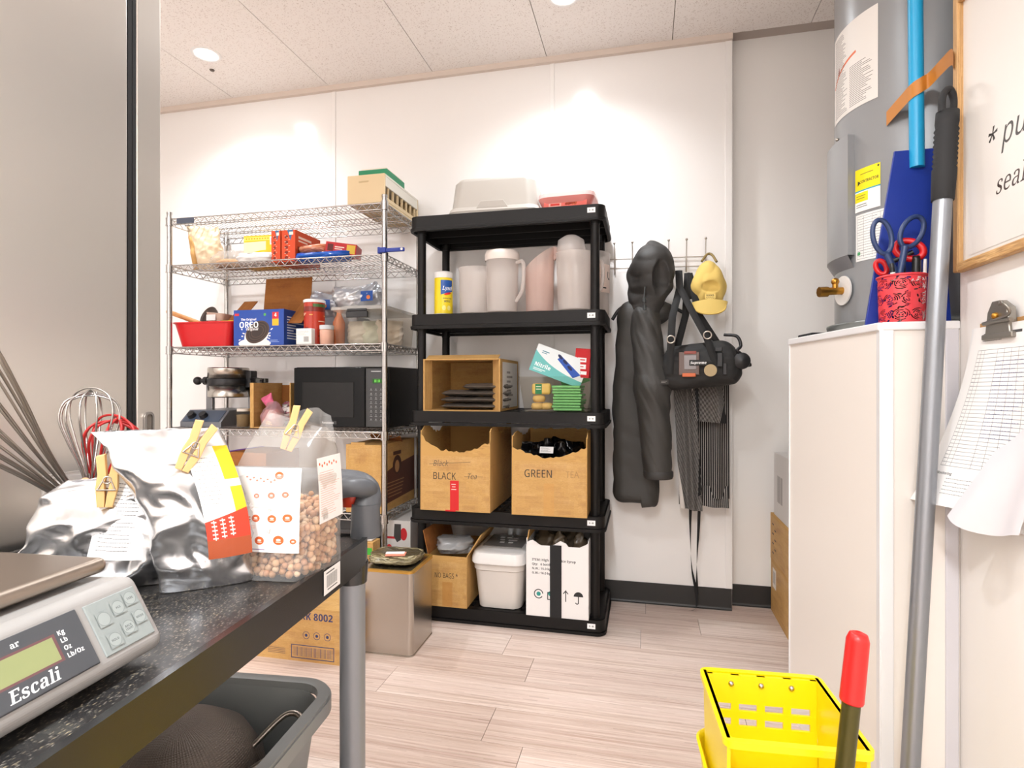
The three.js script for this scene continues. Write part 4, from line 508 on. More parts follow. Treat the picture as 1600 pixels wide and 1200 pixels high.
// ---------------------------------------------------------------- coat rack and what hangs on it
{
  const t = thing('hook_rack', 'wire coat hook rack on the wall beside the black shelving', 'coat rack', [0, 0, 0]);
  obj(t, 'rail', [rod([-0.2, 1.682, 0.008], [0.285, 1.674, 0.008], 0.0022), rod([-0.2, 1.637, 0.008], [0.285, 1.629, 0.008], 0.0022), ...[-0.19, -0.01, 0.28].map(x => rod([x, 1.685, 0.004], [x, 1.626, 0.004], 0.002))], M.steel);
  for (const x of [-0.145, -0.06, 0.025, 0.109, 0.19, 0.276]) { const h = obj(t, 'hook', tube([[x, 1.68, 0.01], [x, 1.62, 0.012], [x, 1.6, 0.025], [x, 1.625, 0.04], [x, 1.69, 0.05], [x, 1.745, 0.06]], 0.0024, 30, 6), M.steel); obj(h, 'hook_tip', new THREE.SphereGeometry(0.006, 12, 8).translate(x, 1.747, 0.06), M.steel); }
  // hanger
  const hg = thing('coat_hanger', 'black plastic coat hanger inside the dark jacket', 'hanger', [-0.01, 1.42, 0.12]);
  obj(hg, 'arms', tube([[-0.14, -0.05, 0.02], [-0.1, 0.005, 0.005], [0, 0.05, 0], [0.1, 0.02, 0], [0.19, -0.03, 0.01]], 0.008, 40, 8), M.black);
  obj(hg, 'hook', tube([[0, 0.05, 0], [0, 0.16, -0.02], [0.01, 0.2, -0.05], [0.02, 0.22, -0.08], [0.026, 0.2, -0.095], [0.03, 0.185, -0.09]], 0.003, 30, 6), M.black);
  // jacket
  const j = thing('jacket', 'dark charcoal hooded puffer jacket hanging on the wall hooks', 'jacket', [0, 0, 0]);
  const cloth = (h) => ctex(256, 256, (x, w) => { x.fillStyle = h; x.fillRect(0, 0, w, w); grain(x, w, w, 4000, 3, ['rgba(255,255,255,.03)', 'rgba(0,0,0,.06)'], 4, 1); });
  const jm = phys('#3a3835', 0.62, { sheen: 0.25, sheenRoughness: 0.5, sheenColor: new THREE.Color('#6b6662') }), jm2 = phys('#343230', 0.62, { sheen: 0.25, sheenRoughness: 0.5, sheenColor: new THREE.Color('#6b6662') });
  const wr = (x, y, z, a, f) => a * (1 - 2 * Math.abs(noise.noise(x * f * 0.6, y * f * 1.5, z * f))) + a * 0.5 * noise.noise(x * f * 2, y * f * 2.5, z * f * 2 + 4);
  obj(j, 'jacket_body', sdfMesh((x, y, z) => { const p = [x, y, z], k = (1.45 - y) / 0.95; const kk = Math.min(1, Math.max(0, k) * 2.2), cx = -0.04 - 0.004 * kk, hw = 0.085 + 0.022 * kk; let d = rbox(p, [cx, 0.96, 0.115], [hw, 0.47 - 0.015 * (x > -0.02 ? -1 : 1), 0.07], 0.055); d = smin(d, capsule(p, [-0.06, 1.4, 0.11], [0.06, 1.4, 0.12], 0.06, 0.06), 0.05); d = Math.max(d, 0.495 + 0.06 * Math.max(0, -x - 0.06) - y); return d * 0.8 + wr(x + y * 0.4, y * 0.5, z, 0.0055, 9); }, [-0.26, 0.45, 0.02], [0.16, 1.52, 0.24], 72), jm);
  obj(j, 'sleeve', sdfMesh((x, y, z) => { const p = [x, y, z]; let d = capsule(p, [0.0, 1.37, 0.165], [0.03, 1.05, 0.215], 0.07, 0.08); d = smin(d, capsule(p, [0.03, 1.05, 0.215], [0.055, 0.68, 0.215], 0.08, 0.066), 0.03); d = Math.max(d, 0.655 - y); return d + wr(x, y * 0.8 + x * 1.5, z, 0.0065, 9); }, [-0.12, 0.6, 0.1], [0.16, 1.48, 0.33], 64), jm);
  obj(j, 'sleeve', sdfMesh((x, y, z) => { const p = [x, y, z]; let d = capsule(p, [-0.075, 1.36, 0.1], [-0.085, 1.0, 0.1], 0.05, 0.055); d = smin(d, capsule(p, [-0.085, 1.0, 0.1], [-0.08, 0.7, 0.12], 0.055, 0.05), 0.03); return d + wr(x, y * 0.6, z, 0.004, 7); }, [-0.24, 0.6, 0.02], [-0.02, 1.45, 0.22], 40), jm2);
  obj(j, 'hood', sdfMesh((x, y, z) => { const p = [x, y, z]; let d = ellipsoid(p, [0.035, 1.6, 0.16], [0.1, 0.115, 0.1]); d = smin(d, capsule(p, [0.03, 1.66, 0.15], [0.026, 1.71, 0.15], 0.04, 0.014), 0.04); d = smin(d, capsule(p, [0.05, 1.52, 0.17], [0.01, 1.4, 0.16], 0.07, 0.06), 0.05); d = smin(d, capsule(p, [-0.04, 1.58, 0.13], [-0.03, 1.45, 0.13], 0.045, 0.05), 0.04); const hole = ellipsoid(p, [0.075, 1.52, 0.27], [0.045, 0.1, 0.06]); d = Math.max(d, -hole); return d + wr(x, y, z, 0.006, 10); }, [-0.14, 1.28, 0.02], [0.18, 1.76, 0.3], 64), jm2);
  obj(j, 'drawstring', [tube([[0.0, 1.5, 0.25], [-0.005, 1.44, 0.262], [0.0, 1.4, 0.262]], 0.003, 12, 6), cyl(0.008, 0.008, 0.02, -0.002, 1.395, 0.263, 12), cyl(0.008, 0.008, 0.02, -0.004, 1.43, 0.263, 12)], std('#3d4242', 0.4));
  obj(j, 'cuff', lathe([[0.062, 0], [0.066, 0.01], [0.066, 0.03], [0.06, 0.035]], 28), jm2, { pos: [0.057, 0.645, 0.216] });
  decal(0.04, 0.022, ctex(80, 44, (x) => { x.fillStyle = '#3a3835'; x.fillRect(0, 0, 80, 44); x.fillStyle = '#8d8985'; x.fillRect(14, 14, 52, 5); x.fillRect(14, 24, 40, 5); }), 0.08, 1.065, 0.296, j, 'chest_print', { rot: [0, 0.35, 0] });
  // black bag with straps
  const b = thing('duffel_bag', 'black duffel bag with badges hanging over the jacket sleeve', 'bag', [0.235, 1.16, 0.21], -4 * R);
  const bm = phys('#1d1c1b', 0.7, { sheen: 0.2, sheenColor: new THREE.Color('#55504c') });
  obj(b, 'bag_body', sdfMesh((x, y, z) => { const c = Math.cos(0.11), s = Math.sin(0.11), X = x * c + y * s, Y = -x * s + y * c; const top = 0.085 + 0.02 * Math.cos(X * 14); let d = rbox([X, Y, z], [0, -0.01, 0], [0.168 - 0.03 * Math.max(0, Y / 0.1), 0.1, 0.082 - 0.03 * Math.max(0, Y / 0.1)], 0.05); d = Math.max(d, Y - top); return d + wr(x, y, z, 0.004, 16); }, [-0.2, -0.16, -0.12], [0.2, 0.16, 0.12], 56), bm);
  const web = (a, n = 12) => surf((u, v) => { const i = Math.min(a.length - 2, Math.floor(v * (a.length - 1))), f = v * (a.length - 1) - i, P = a[i], Q = a[i + 1]; return [P[0] + (Q[0] - P[0]) * f + (u - 0.5) * 0.032, P[1] + (Q[1] - P[1]) * f, P[2] + (Q[2] - P[2]) * f + 0.004 * Math.sin(u * 3.1)]; }, 4, n);
  obj(b, 'strap', [web([[-0.125, -0.05, 0.085], [-0.12, 0.09, 0.088], [-0.115, 0.2, 0.06], [-0.085, 0.34, -0.02], [-0.09, 0.42, -0.09]], 24), web([[0.07, -0.03, 0.082], [0.03, 0.1, 0.08], [-0.03, 0.22, 0.05], [-0.085, 0.34, -0.01], [-0.09, 0.43, -0.08]], 24)], std('#161616', 0.75), { label: 'black webbing straps' });
  obj(b, 'strap', [web([[-0.1, 0.06, -0.06], [-0.06, 0.22, -0.06], [-0.05, 0.42, -0.1]], 16), web([[0.09, 0.07, -0.06], [0.0, 0.22, -0.06], [-0.045, 0.42, -0.1]], 16)], std('#161616', 0.75));
  for (const [x, y] of [[-0.12, 0.1], [0.03, 0.115]]) obj(b, 'ring', new THREE.TorusGeometry(0.016, 0.003, 8, 24).translate(x, y, 0.094), M.steel);
  obj(b, 'clear_pocket', box(0.085, 0.1, 0.006, -0.045, -0.055, 0.09, 0.003), phys('#6b5148', 0.15, { transmission: 0.3, thickness: 0 })); obj(b, 'badge', box(0.05, 0.06, 0.004, -0.04, -0.03, 0.094, 0.003), std('#8d8788', 0.3)); obj(b, 'orange_badge', box(0.055, 0.016, 0.005, -0.045, -0.062, 0.094, 0.003), std('#c8602a', 0.35)); obj(b, 'red_badge', box(0.05, 0.012, 0.005, -0.04, 0.036, 0.094, 0.003), std('#8e3a2c', 0.35));
  obj(b, 'name_badge', box(0.072, 0.024, 0.004, -0.008, -0.014, 0.1, 0.002), M.blackMatte); decal(0.07, 0.022, ctex(210, 66, x => { x.fillStyle = '#161616'; x.fillRect(0, 0, 210, 66); text(x, 'Supreme', 105, 34, 46, '#f2f2f2', 'sans-serif', 'italic bold', 'center'); }), -0.008, -0.013, 0.1024, b, 'badge_lettering');
  obj(b, 'round_pin', cyl(0.026, 0.026, 0.006, 0, 0, 0, 28).rotateX(Math.PI / 2), std('#8a7a5c', 0.3, 0.6), { pos: [0.042, -0.035, 0.092] }); obj(b, 'buckle', [box(0.022, 0.06, 0.01, 0.08, -0.02, 0.086, 0.003), box(0.03, 0.02, 0.012, 0.075, 0.045, 0.078, 0.003), box(0.016, 0.05, 0.01, 0.1, -0.055, 0.084, 0.003)], M.black);
  obj(b, 'round_case', lathe([[0, -0.014], [0.032, -0.01], [0.036, 0], [0.032, 0.012], [0, 0.016]], 24).rotateX(Math.PI / 2), M.black, { pos: [0.168, 0.005, 0.062] }); obj(b, 'side_strap', tube([[0.1, 0.12, 0.03], [0.15, 0.11, 0.05], [0.165, 0.07, 0.06], [0.15, 0.05, 0.07], [0.165, 0.035, 0.06]], 0.007, 24, 7), M.black); obj(b, 'toggle', [rod([0.18, -0.015, 0.05], [0.205, -0.01, 0.04], 0.009, 10), rod([0.165, -0.03, 0.06], [0.18, -0.02, 0.05], 0.005, 8)], M.black);
  obj(b, 'hanging_loop', tube([[-0.045, 0.42, -0.11], [-0.05, 0.36, -0.1], [-0.035, 0.3, -0.09]], 0.011, 20, 8), std('#161616', 0.75));
  // yellow cap
  const c = thing('baseball_cap', 'yellow baseball cap hanging from the right end hook', 'cap', [0.283, 1.46, 0.1]);
  const ym = phys('#e3c36c', 0.8, { sheen: 0.3, sheenColor: new THREE.Color('#f0d58a') });
  obj(c, 'crown', sdfMesh((x, y, z) => { let d = ellipsoid([x, y, z], [0, 0.06, 0], [0.083 - 0.02 * Math.max(0, (y - 0.06) / 0.1), 0.125, 0.062]); d = Math.max(d, -0.035 - y + 0.2 * (z - 0.03)); const hole = ellipsoid([x, y, z], [0.008, 0.045, 0.075], [0.05, 0.03, 0.035]); d = Math.max(d, -hole); return d + 0.006 * (1 - 2 * Math.abs(noise.noise(x * 16, y * 9 + 3, z * 9))); }, [-0.12, -0.07, -0.09], [0.12, 0.21, 0.1], 48), ym);
  obj(c, 'brim', surf((u, v) => { const a = (u - 0.5) * Math.PI, r = 0.078 + 0.012 * Math.cos(a); return [r * Math.sin(a) * (1 - 0.1 * v), -0.012 - 0.068 * v * Math.cos(a) - 0.012 * Math.abs(Math.sin(a)), 0.035 + 0.045 * Math.cos(a) * (1 - 0.2 * v) + 0.02 * v]; }, 24, 8), std('#e6c872', 0.75)); obj(c, 'brim_edge', tube([-1, -0.6, -0.2, 0.2, 0.6, 1].map(k => { const a = k * Math.PI / 2; return [(0.078 + 0.012 * Math.cos(a)) * Math.sin(a) * 0.9, -0.012 - 0.068 * Math.cos(a) - 0.012 * Math.abs(Math.sin(a)), 0.055 + 0.036 * Math.cos(a)]; }), 0.003, 30, 6), std('#dcbb60', 0.75)); obj(c, 'brim_under', surf((u, v) => { const a = (u - 0.5) * Math.PI, r = 0.078 + 0.012 * Math.cos(a); return [r * Math.sin(a) * (1 - 0.1 * v), -0.015 - 0.068 * v * Math.cos(a) - 0.012 * Math.abs(Math.sin(a)), 0.032 + 0.045 * Math.cos(a) * (1 - 0.2 * v) + 0.02 * v]; }, 24, 8), ym);
  obj(c, 'strap', tube([[-0.03, 0.17, 0.01], [-0.01, 0.2, -0.01], [0.005, 0.21, -0.02], [0.02, 0.2, -0.015], [0.035, 0.165, 0.01]], 0.006, 20, 6), std('#8f7a4a', 0.7));
  decal(0.045, 0.024, ctex(180, 96, (x, w, h) => { x.fillStyle = '#e5c66f'; x.fillRect(0, 0, w, h); text(x, 'VANS', 90, 34, 54, '#3a3020', 'sans-serif', 'bold', 'center'); for (let i = 0; i < 9; i++) { x.fillStyle = '#3a3020'; x.fillRect(18 + i * 17, 66 + (i % 2) * 10, 12, 10); } }), 0.0, -0.012, 0.0785, c, 'front_lettering', { rot: [-0.25, 0, 0] });
  // striped apron
  const a = thing('striped_apron', 'black and white striped apron hanging under the duffel bag', 'apron', [0, 0, 0]);
  const st = ctex(512, 512, (x, w) => { x.fillStyle = '#1c1a1a'; x.fillRect(0, 0, w, w); x.fillStyle = '#c9c2bb'; for (let i = 0; i < 26; i++) x.fillRect(i * 19.7, 0, 4, w); });
  const am = std('#ffffff', 0.8, 0, { map: st });
  const skirt = (x0, x1, y0, y1, z, fold, tilt, ph) => surf((u, v) => { const wv = Math.sin(u * 9 + ph) * 0.5 + Math.sin(u * 17 + ph * 2) * 0.25; return [x0 + (x1 - x0) * u + (v - 0.5) * tilt, y0 + (y1 - y0) * v - fold * 0.6 * u * (1 - v), z + fold * wv * (1.1 - v * 0.6) + 0.02 * (1 - v)]; }, 40, 24);
  obj(a, 'main_panel', skirt(0.15, 0.375, 0.56, 1.12, 0.085, 0.03, 0.0, 1.0), am);
  const s2 = st.clone(); s2.rotation = 0.6; s2.center.set(0.5, 0.5); s2.needsUpdate = true; obj(a, 'folded_panel', skirt(0.14, 0.24, 0.5, 1.1, 0.12, 0.022, -0.03, 2.2), std('#ffffff', 0.8, 0, { map: s2 })); const s3 = st.clone(); s3.rotation = -0.5; s3.center.set(0.5, 0.5); s3.needsUpdate = true; obj(a, 'upper_fold', skirt(0.21, 0.345, 0.9, 1.11, 0.135, 0.018, -0.02, 0.4), std('#ffffff', 0.8, 0, { map: s3 }));
  obj(a, 'hem', skirt(0.15, 0.37, 0.515, 0.6, 0.1, 0.02, 0.0, 1.4), am);
  const tie = (pts) => { const cv = new THREE.CatmullRomCurve3(pts.map(p => V(...p))); return surf((u, v) => { const p = cv.getPoint(v), tw = v * 6; return [p.x + (u - 0.5) * 0.014 * Math.cos(tw), p.y, p.z + (u - 0.5) * 0.014 * Math.sin(tw) + 0.004]; }, 2, 50); };
  obj(a, 'tie', tie([[0.225, 1.08, 0.16], [0.232, 0.9, 0.165], [0.24, 0.62, 0.15], [0.243, 0.42, 0.07], [0.236, 0.22, 0.05], [0.238, 0.075, 0.04]]), M.blackMatte, { label: 'black apron tie' }); obj(a, 'tie', tie([[0.205, 0.53, 0.1], [0.206, 0.4, 0.06], [0.214, 0.2, 0.045], [0.232, 0.1, 0.045], [0.236, 0.05, 0.04], [0.228, 0.012, 0.055], [0.2, 0.008, 0.07]]), M.blackMatte, { label: 'black apron tie reaching the floor' });
}
// boxes stacked in the recess behind the heater stand
{
  const mk = (name, label, y, h, x, z, mat, draw, col) => { const t = thing(name, label, 'cardboard box', [x, y, z]); obj(t, 'body', box(0.3, h, 0.36, 0, 0, 0, 0.002), mat); decal(0.34, h - 0.02, ctex(340, Math.round((h - 0.02) * 1000), draw), -0.1506, 0.01, 0, t, 'side_print', { rot: [0, -Math.PI / 2, 0] }); return t; };
  const bar = (bg) => (x, w, h) => { if (bg) { x.fillStyle = bg; x.fillRect(0, 0, w, h); } else x.drawImage(cardTex.image, 0, 0, w, h); x.fillStyle = 'rgba(40,30,25,.85)'; };
  mk('recess_carton', 'lowest brown carton of the stack behind the heater stand', 0, 0.245, 0.73, 0.13, M.card, (x, w, h) => { bar()(x, w, h); x.fillStyle = '#e9e2d8'; x.fillRect(30, 20, 70, 90); x.fillStyle = '#222'; for (let i = 0; i < 8; i++) x.fillRect(40 + i * 6, 35, i % 3 + 1, 55); });
  mk('recess_carton', 'middle brown carton of the stack behind the heater stand', 0.246, 0.215, 0.728, 0.13, M.card, (x, w, h) => { bar()(x, w, h); for (let i = 0; i < 7; i++) x.fillRect(30 + (i % 2) * 46, 30 + i * 22, 34, 7); });
  mk('white_recess_carton', 'white carton on top of the brown stack behind the heater stand', 0.462, 0.29, 0.735, 0.17, std('#dcd8d4', 0.6), (x, w, h) => { bar('#dcd8d4')(x, w, h); for (let i = 0; i < 9; i++) x.fillRect(60 + i * 12, 90, 3 + i % 4, 120); });
}
// ---------------------------------------------------------------- heater stand, water heater and what stands there
const SH = 1.21;
{
  const t = thing('heater_stand', 'white panelled stand carrying the water heater', 'stand', [0, 0, 0]);
  const pm = phys('#e8e0d8', 0.38), tm = std('#e4e2e2', 0.3);
  const plan = new THREE.Shape([[0.455, -0.86], [0.54, -1.357], [1.355, -1.357], [1.355, -0.86]].map(p => new THREE.Vector2(...p)));
  const g = new THREE.ExtrudeGeometry(plan, { depth: SH - 0.004, bevelEnabled: false }); g.rotateX(-Math.PI / 2); obj(t, 'body', g, pm);
  const edge = (a, b, y, w) => { const d = Math.hypot(b[0] - a[0], b[1] - a[1]), q = box(d, 0.02, w, 0, 0, 0, 0.004); q.rotateY(-Math.atan2(b[1] - a[1], b[0] - a[0])); q.translate((a[0] + b[0]) / 2, y, (a[1] + b[1]) / 2); return q; };
  obj(t, 'top_trim', [edge([0.455, 0.86], [0.54, 1.357], SH - 0.018, 0.012), edge([0.54, 1.357], [0.7, 1.357], SH - 0.018, 0.012)], tm);
  obj(t, 'corner_trim', [box(0.026, SH - 0.01, 0.006, 0.552, 0, 1.3585, 0.002), box(0.004, SH - 0.01, 0.02, 0.538, 0, 1.349, 0.001)], tm); obj(t, 'corner_trim', box(0.026, SH - 0.01, 0.006, 0.684, 0, 1.3585, 0.002), std('#cfccd0', 0.35)); obj(t, 'far_trim', box(0.006, SH, 0.008, 0.455, 0, 0.86, 0.001), tm);
  const rp = thing('rubber_pad', 'flat black strip on the edge of the heater stand', 'pad', [0.505, SH, 0.93], 8 * R); obj(rp, 'pad', box(0.05, 0.012, 0.1, 0, 0, 0, 0.003), M.blackMatte);
  const pan = thing('drain_pan', 'shallow grey metal drain pan under the water heater', 'drain pan', [0.785, SH, 0.98]); obj(pan, 'pan', lathe([[0, 0.002], [0.236, 0.002], [0.243, 0.03], [0.247, 0.031], [0.247, 0.027], [0.24, 0.0], [0, 0.0]], 56), std('#8d918f', 0.4, 0.6));
  const h = thing('water_heater', 'grey cylindrical water heater with warning labels and brass drain', 'water heater', [0.785, SH + 0.0025, 0.98]);
  const gm = std('#8e8f90', 0.33, 0.15), RR = 0.225;
  obj(h, 'tank', lathe([[0, 0.0], [RR - 0.01, 0.0], [RR, 0.012], [RR, 1.24], [RR - 0.015, 1.27], [RR - 0.06, 1.285], [0, 1.29]], 72), gm);
  const patch = (a0, a1, y0, y1, r = RR + 0.001) => new THREE.CylinderGeometry(r, r, y1 - y0, 16, 1, true, a0 * R, (a1 - a0) * R).translate(0, (y0 + y1) / 2 - SH - 0.0025, 0);
  obj(h, 'warning_label', patch(-98, -49, 1.845, 2.1), printMat(ctex(768, 900, (x, w, H) => { x.fillStyle = '#ddd8d2'; x.fillRect(0, 0, w, H); x.strokeStyle = '#d2622f'; x.lineWidth = 26; x.beginPath(); x.moveTo(40, 520); x.quadraticCurveTo(200, 380, 500, 330); x.stroke(); const r = rand(3); for (let i = 0; i < 46; i++) { x.fillStyle = 'rgba(70,62,58,.75)'; x.fillRect(60, 40 + i * 18, 300 * (0.6 + 0.4 * r()), 6); if (i > 22) x.fillRect(400, 40 + i * 18, 320 * (0.5 + 0.5 * r()), 6); } x.fillStyle = '#8c5348'; x.beginPath(); x.moveTo(150, 420); x.lineTo(180, 340); x.lineTo(210, 420); x.fill(); }), 0.5));
  obj(h, 'contractor_sticker', patch(-66.4, -47.4, 1.548, 1.667, RR + 0.0012), printMat(ctex(256, 320, (x, w, H) => { x.fillStyle = '#f1f0ec'; x.fillRect(0, 0, w, H); x.fillStyle = '#f2dc10'; x.fillRect(0, 0, w, 160); x.fillRect(0, 178, 140, 70); x.fillStyle = '#2f9ab0'; x.fillRect(0, 160, w, 10); text(x, 'CONTRACTOR', 146, 100, 29, '#2a2a20', 'sans-serif', 'bold', 'center'); x.fillStyle = '#2a2a20'; x.beginPath(); x.moveTo(30, 85); x.lineTo(60, 105); x.lineTo(30, 125); x.fill(); x.beginPath(); x.arc(238, 18, 8, 0, 7); x.fill(); x.fillStyle = '#8a8020'; x.fillRect(60, 40, 130, 6); x.fillRect(14, 200, 100, 6); x.fillRect(14, 218, 90, 6); x.fillStyle = '#777'; x.fillRect(14, 266, 110, 6); x.fillRect(14, 282, 120, 6); }), 0.45), { label: 'yellow and white sticker' });
  obj(h, 'rating_plate', patch(-65.8, -40, 1.41, 1.54, RR + 0.0012), printMat(ctex(320, 300, (x, w, H) => { x.fillStyle = '#e7e6e2'; x.fillRect(0, 0, w, H); x.strokeStyle = '#777'; x.lineWidth = 2; for (let i = 0; i < 8; i++) x.strokeRect(14, 14 + i * 34, 290, 34); for (const a of [80, 160, 230]) { x.beginPath(); x.moveTo(a, 14); x.lineTo(a, 280); x.stroke(); } scribble(x, 22, 30, 270, 8, 34, '#666', 3, 6); x.fillStyle = '#4c9a62'; x.fillRect(18, 240, 28, 22); }), 0.5));
  // element cover on the left flank
  const cov = new THREE.CylinderGeometry(RR + 0.02, RR + 0.02, 0.34, 20, 1, false, -112 * R, 44 * R); cov.translate(0, 1.6 - SH, 0);
  const ev = obj(h, 'element_cover', [cov, ...[[-112], [-68]].map(([a]) => box(0.004, 0.34, 0.03, 0, 1.43 - SH, RR + 0.006).rotateY(a * R))], std('#949596', 0.35, 0.15)); obj(ev, 'cover_foot', new THREE.CylinderGeometry(RR + 0.02, RR, 0.035, 20, 1, false, -112 * R, 44 * R).translate(0, 1.412 - SH, 0), std('#85868a', 0.35, 0.2)); obj(ev, 'screw', new THREE.SphereGeometry(0.005, 10, 8).translate((RR + 0.004) * Math.sin(-88 * R), 1.79 - SH, (RR + 0.004) * Math.cos(-88 * R)), M.steel);
  const va = obj(h, 'drain_valve', [cyl(0.042, 0.042, 0.004, 0, 0, 0, 36).rotateX(Math.PI / 2).translate(0, 0, RR + 0.004)], std('#d9d5d0', 0.4), { pos: [0, 1.338 - SH - 0.0025, 0], rot: [0, -78 * R, 0], label: 'round white escutcheon' });
  obj(va, 'brass_spigot', [rod([0, 0, RR], [0, -0.003, RR + 0.065], 0.011, 14), rod([0, -0.003, RR + 0.05], [0, -0.004, RR + 0.075], 0.015, 8), rod([0, 0, RR + 0.028], [0, 0.026, RR + 0.028], 0.008, 10), new THREE.SphereGeometry(0.011, 12, 8).translate(0, 0.026, RR + 0.028)], M.brass);
  // red pen cup with cut out roses, scissors and pens
  const cu = thing('pen_cup', 'red metal pen cup with cut out roses on the heater stand', 'pen cup', [0.604, SH, 1.302]);
  const al = ctex(1024, 512, (x, w, H) => { x.fillStyle = '#fff'; x.fillRect(0, 0, w, H); x.strokeStyle = '#000'; const r = rand(5); for (let i = 0; i < 8; i++) for (let k = 0; k < 3; k++) { const cx = i * 128 + 64 + (k % 2) * 60, cy = 90 + k * 165; x.lineWidth = 9; for (let q = 0; q < 4; q++) { const rr = 14 + q * 15, a0 = r() * 6; for (let e = 0; e < 3; e++) { x.beginPath(); x.arc(cx % 1024, cy, rr, a0 + e * 2.1, a0 + e * 2.1 + 1.4); x.stroke(); } } x.fillStyle = '#000'; for (let e = 0; e < 3; e++) { const a = r() * 6; x.beginPath(); x.ellipse((cx + Math.cos(a) * 76) % 1024, cy + Math.sin(a) * 76, 17, 8, a + 1, 0, 7); x.fill(); } } }, false);
  const rm = std('#d83e46', 0.4, 0, { alphaMap: al, alphaTest: 0.5 });
  obj(cu, 'wall', new THREE.CylinderGeometry(0.05, 0.047, 0.113, 48, 1, true).translate(0, 0.058, 0), rm); obj(cu, 'rim', new THREE.TorusGeometry(0.0505, 0.003, 8, 48).rotateX(Math.PI / 2).translate(0, 0.115, 0), std('#d83e46', 0.4)); obj(cu, 'base', cyl(0.047, 0.047, 0.002, 0, 0.0005, 0, 40), std('#c93840', 0.4));
  const loop = (cx, cy, rx, ry, rot, r) => { const p = []; for (let i = 0; i < 14; i++) { const a = i / 14 * 6.283, X = rx * Math.cos(a), Y = ry * Math.sin(a); p.push([cx + X * Math.cos(rot) - Y * Math.sin(rot), cy + X * Math.sin(rot) + Y * Math.cos(rot), 0]); } return tube(p, r, 44, 8, true); };
  const s1 = thing('navy_scissors', 'scissors with navy blue handles in the red pen cup', 'scissors', [0.59, SH + 0.004, 1.312], 8 * R); const nm = std('#273a63', 0.4); s1.scale.setScalar(1.3); obj(s1, 'handle', [loop(-0.026, 0.16, 0.016, 0.032, 0.2, 0.0045), rod([-0.018, 0.128, 0], [0.0, 0.085, 0], 0.006, 8)], nm); obj(s1, 'handle', [loop(0.026, 0.168, 0.018, 0.03, -0.45, 0.0045), rod([0.012, 0.14, 0.004], [0.002, 0.085, 0.004], 0.006, 8)], nm); obj(s1, 'blade', [box(0.008, 0.085, 0.002, 0.002, 0.003, 0.002), box(0.008, 0.085, 0.002, -0.002, 0.003, -0.001)], M.chrome);
  const s2 = thing('red_tape_cutter', 'red and black handled tool behind the navy scissors', 'scissors', [0.612, SH + 0.004, 1.29], -20 * R); obj(s2, 'handle', loop(0.012, 0.178, 0.03, 0.02, -0.5, 0.008), M.redPlastic); obj(s2, 'handle', [loop(-0.045, 0.142, 0.01, 0.018, 0.4, 0.006)], M.redPlastic); obj(s2, 'shank', [rod([0.0, 0.16, 0], [0.0, 0.005, 0], 0.005, 8), rod([-0.03, 0.15, 0], [0.02, 0.172, 0], 0.006, 8)], M.black);
  [['black_marker', 'thick black marker with white band in the red pen cup', 0.632, 1.305, 0.009, '#171717', 0.16, 0.03], ['black_pen', 'thin black pen leaning left in the red pen cup', 0.588, 1.325, 0.005, '#1c1c1c', 0.142, -0.25], ['clear_pen', 'clear barrel pen at the right of the black marker', 0.645, 1.315, 0.004, '#d8d0cc', 0.15, 0.06], ['pink_pen', 'slim pink and clear pen tallest in the red pen cup', 0.642, 1.298, 0.004, '#c9a6a8', 0.165, 0.02]].forEach(([n, l, x, z, r, col, H, lean]) => { const p = thing(n, l, 'pen', [x, SH + 0.004, z]); p.rotation.z = -lean * 0.4; obj(p, 'barrel', lathe([[0, 0], [r * 0.6, 0.002], [r, 0.02], [r, H - 0.01], [r * 0.85, H], [0, H]], 14), std(col, 0.35)); obj(p, 'band', cyl(r * 1.06, r * 1.06, 0.02, 0, 0.1, 0, 14), std('#e4e0dc', 0.4)); });
  // blue dustpan paddle with cyan pole, taped to the tank
  const d = thing('blue_scraper', 'long handled blue paddle standing against the water heater', 'paddle', [0, 0, 0]);
  const bl = poly([[0.54, 0], [0.728, 0], [0.71, 0.445], [0.616, 0.445]], 0.006, 0.001); obj(d, 'blade', bl, std('#14318c', 0.4), { pos: [0, SH + 0.001, 1.252], rot: [-0.06, 0, 0] }); obj(d, 'pole', rod([0.664, SH + 0.4, 1.235], [0.66, 2.5, 1.226], 0.0165, 20), std('#1f9fd0', 0.35), { label: 'cyan blue pole' });
  obj(d, 'clip', box(0.02, 0.05, 0.012, 0.712, SH + 0.395, 1.235, 0.003), std('#cfd2d6', 0.4));
  const tp = thing('orange_tape', 'strip of orange tape holding the blue pole to the heater', 'tape', [0, 0, 0]); const tc = new THREE.CatmullRomCurve3([[0.628, 1.775, 1.147], [0.64, 1.79, 1.2], [0.65, 1.8, 1.246], [0.666, 1.808, 1.254], [0.682, 1.818, 1.25], [0.69, 1.826, 1.3], [0.683, 1.815, 1.36], [0.675, 1.79, 1.385]].map(p => V(...p))); obj(tp, 'strip', surf((u, v) => { const p = tc.getPoint(v); return [p.x, p.y + (u - 0.5) * 0.038, p.z]; }, 2, 40), std('#bf7a2b', 0.5));
  // mop handle leaning on the wall corner
  const m = thing('floor_mop', 'grey metal mop handle with black grip leaning by the whiteboard', 'mop', [0, 0, 0]); const A = [0.548, 0.012, 1.46], B = [0.664, 1.75, 1.392], at = t => A.map((a, i) => a + (B[i] - a) * t);
  obj(m, 'pole', rod(at(0.0), at(0.93), 0.0185, 24), std('#8d9095', 0.32, 0.6)); const gd = V(...B).sub(V(...A)).normalize(), q = new THREE.Quaternion().setFromUnitVectors(V(0, 1, 0), gd);
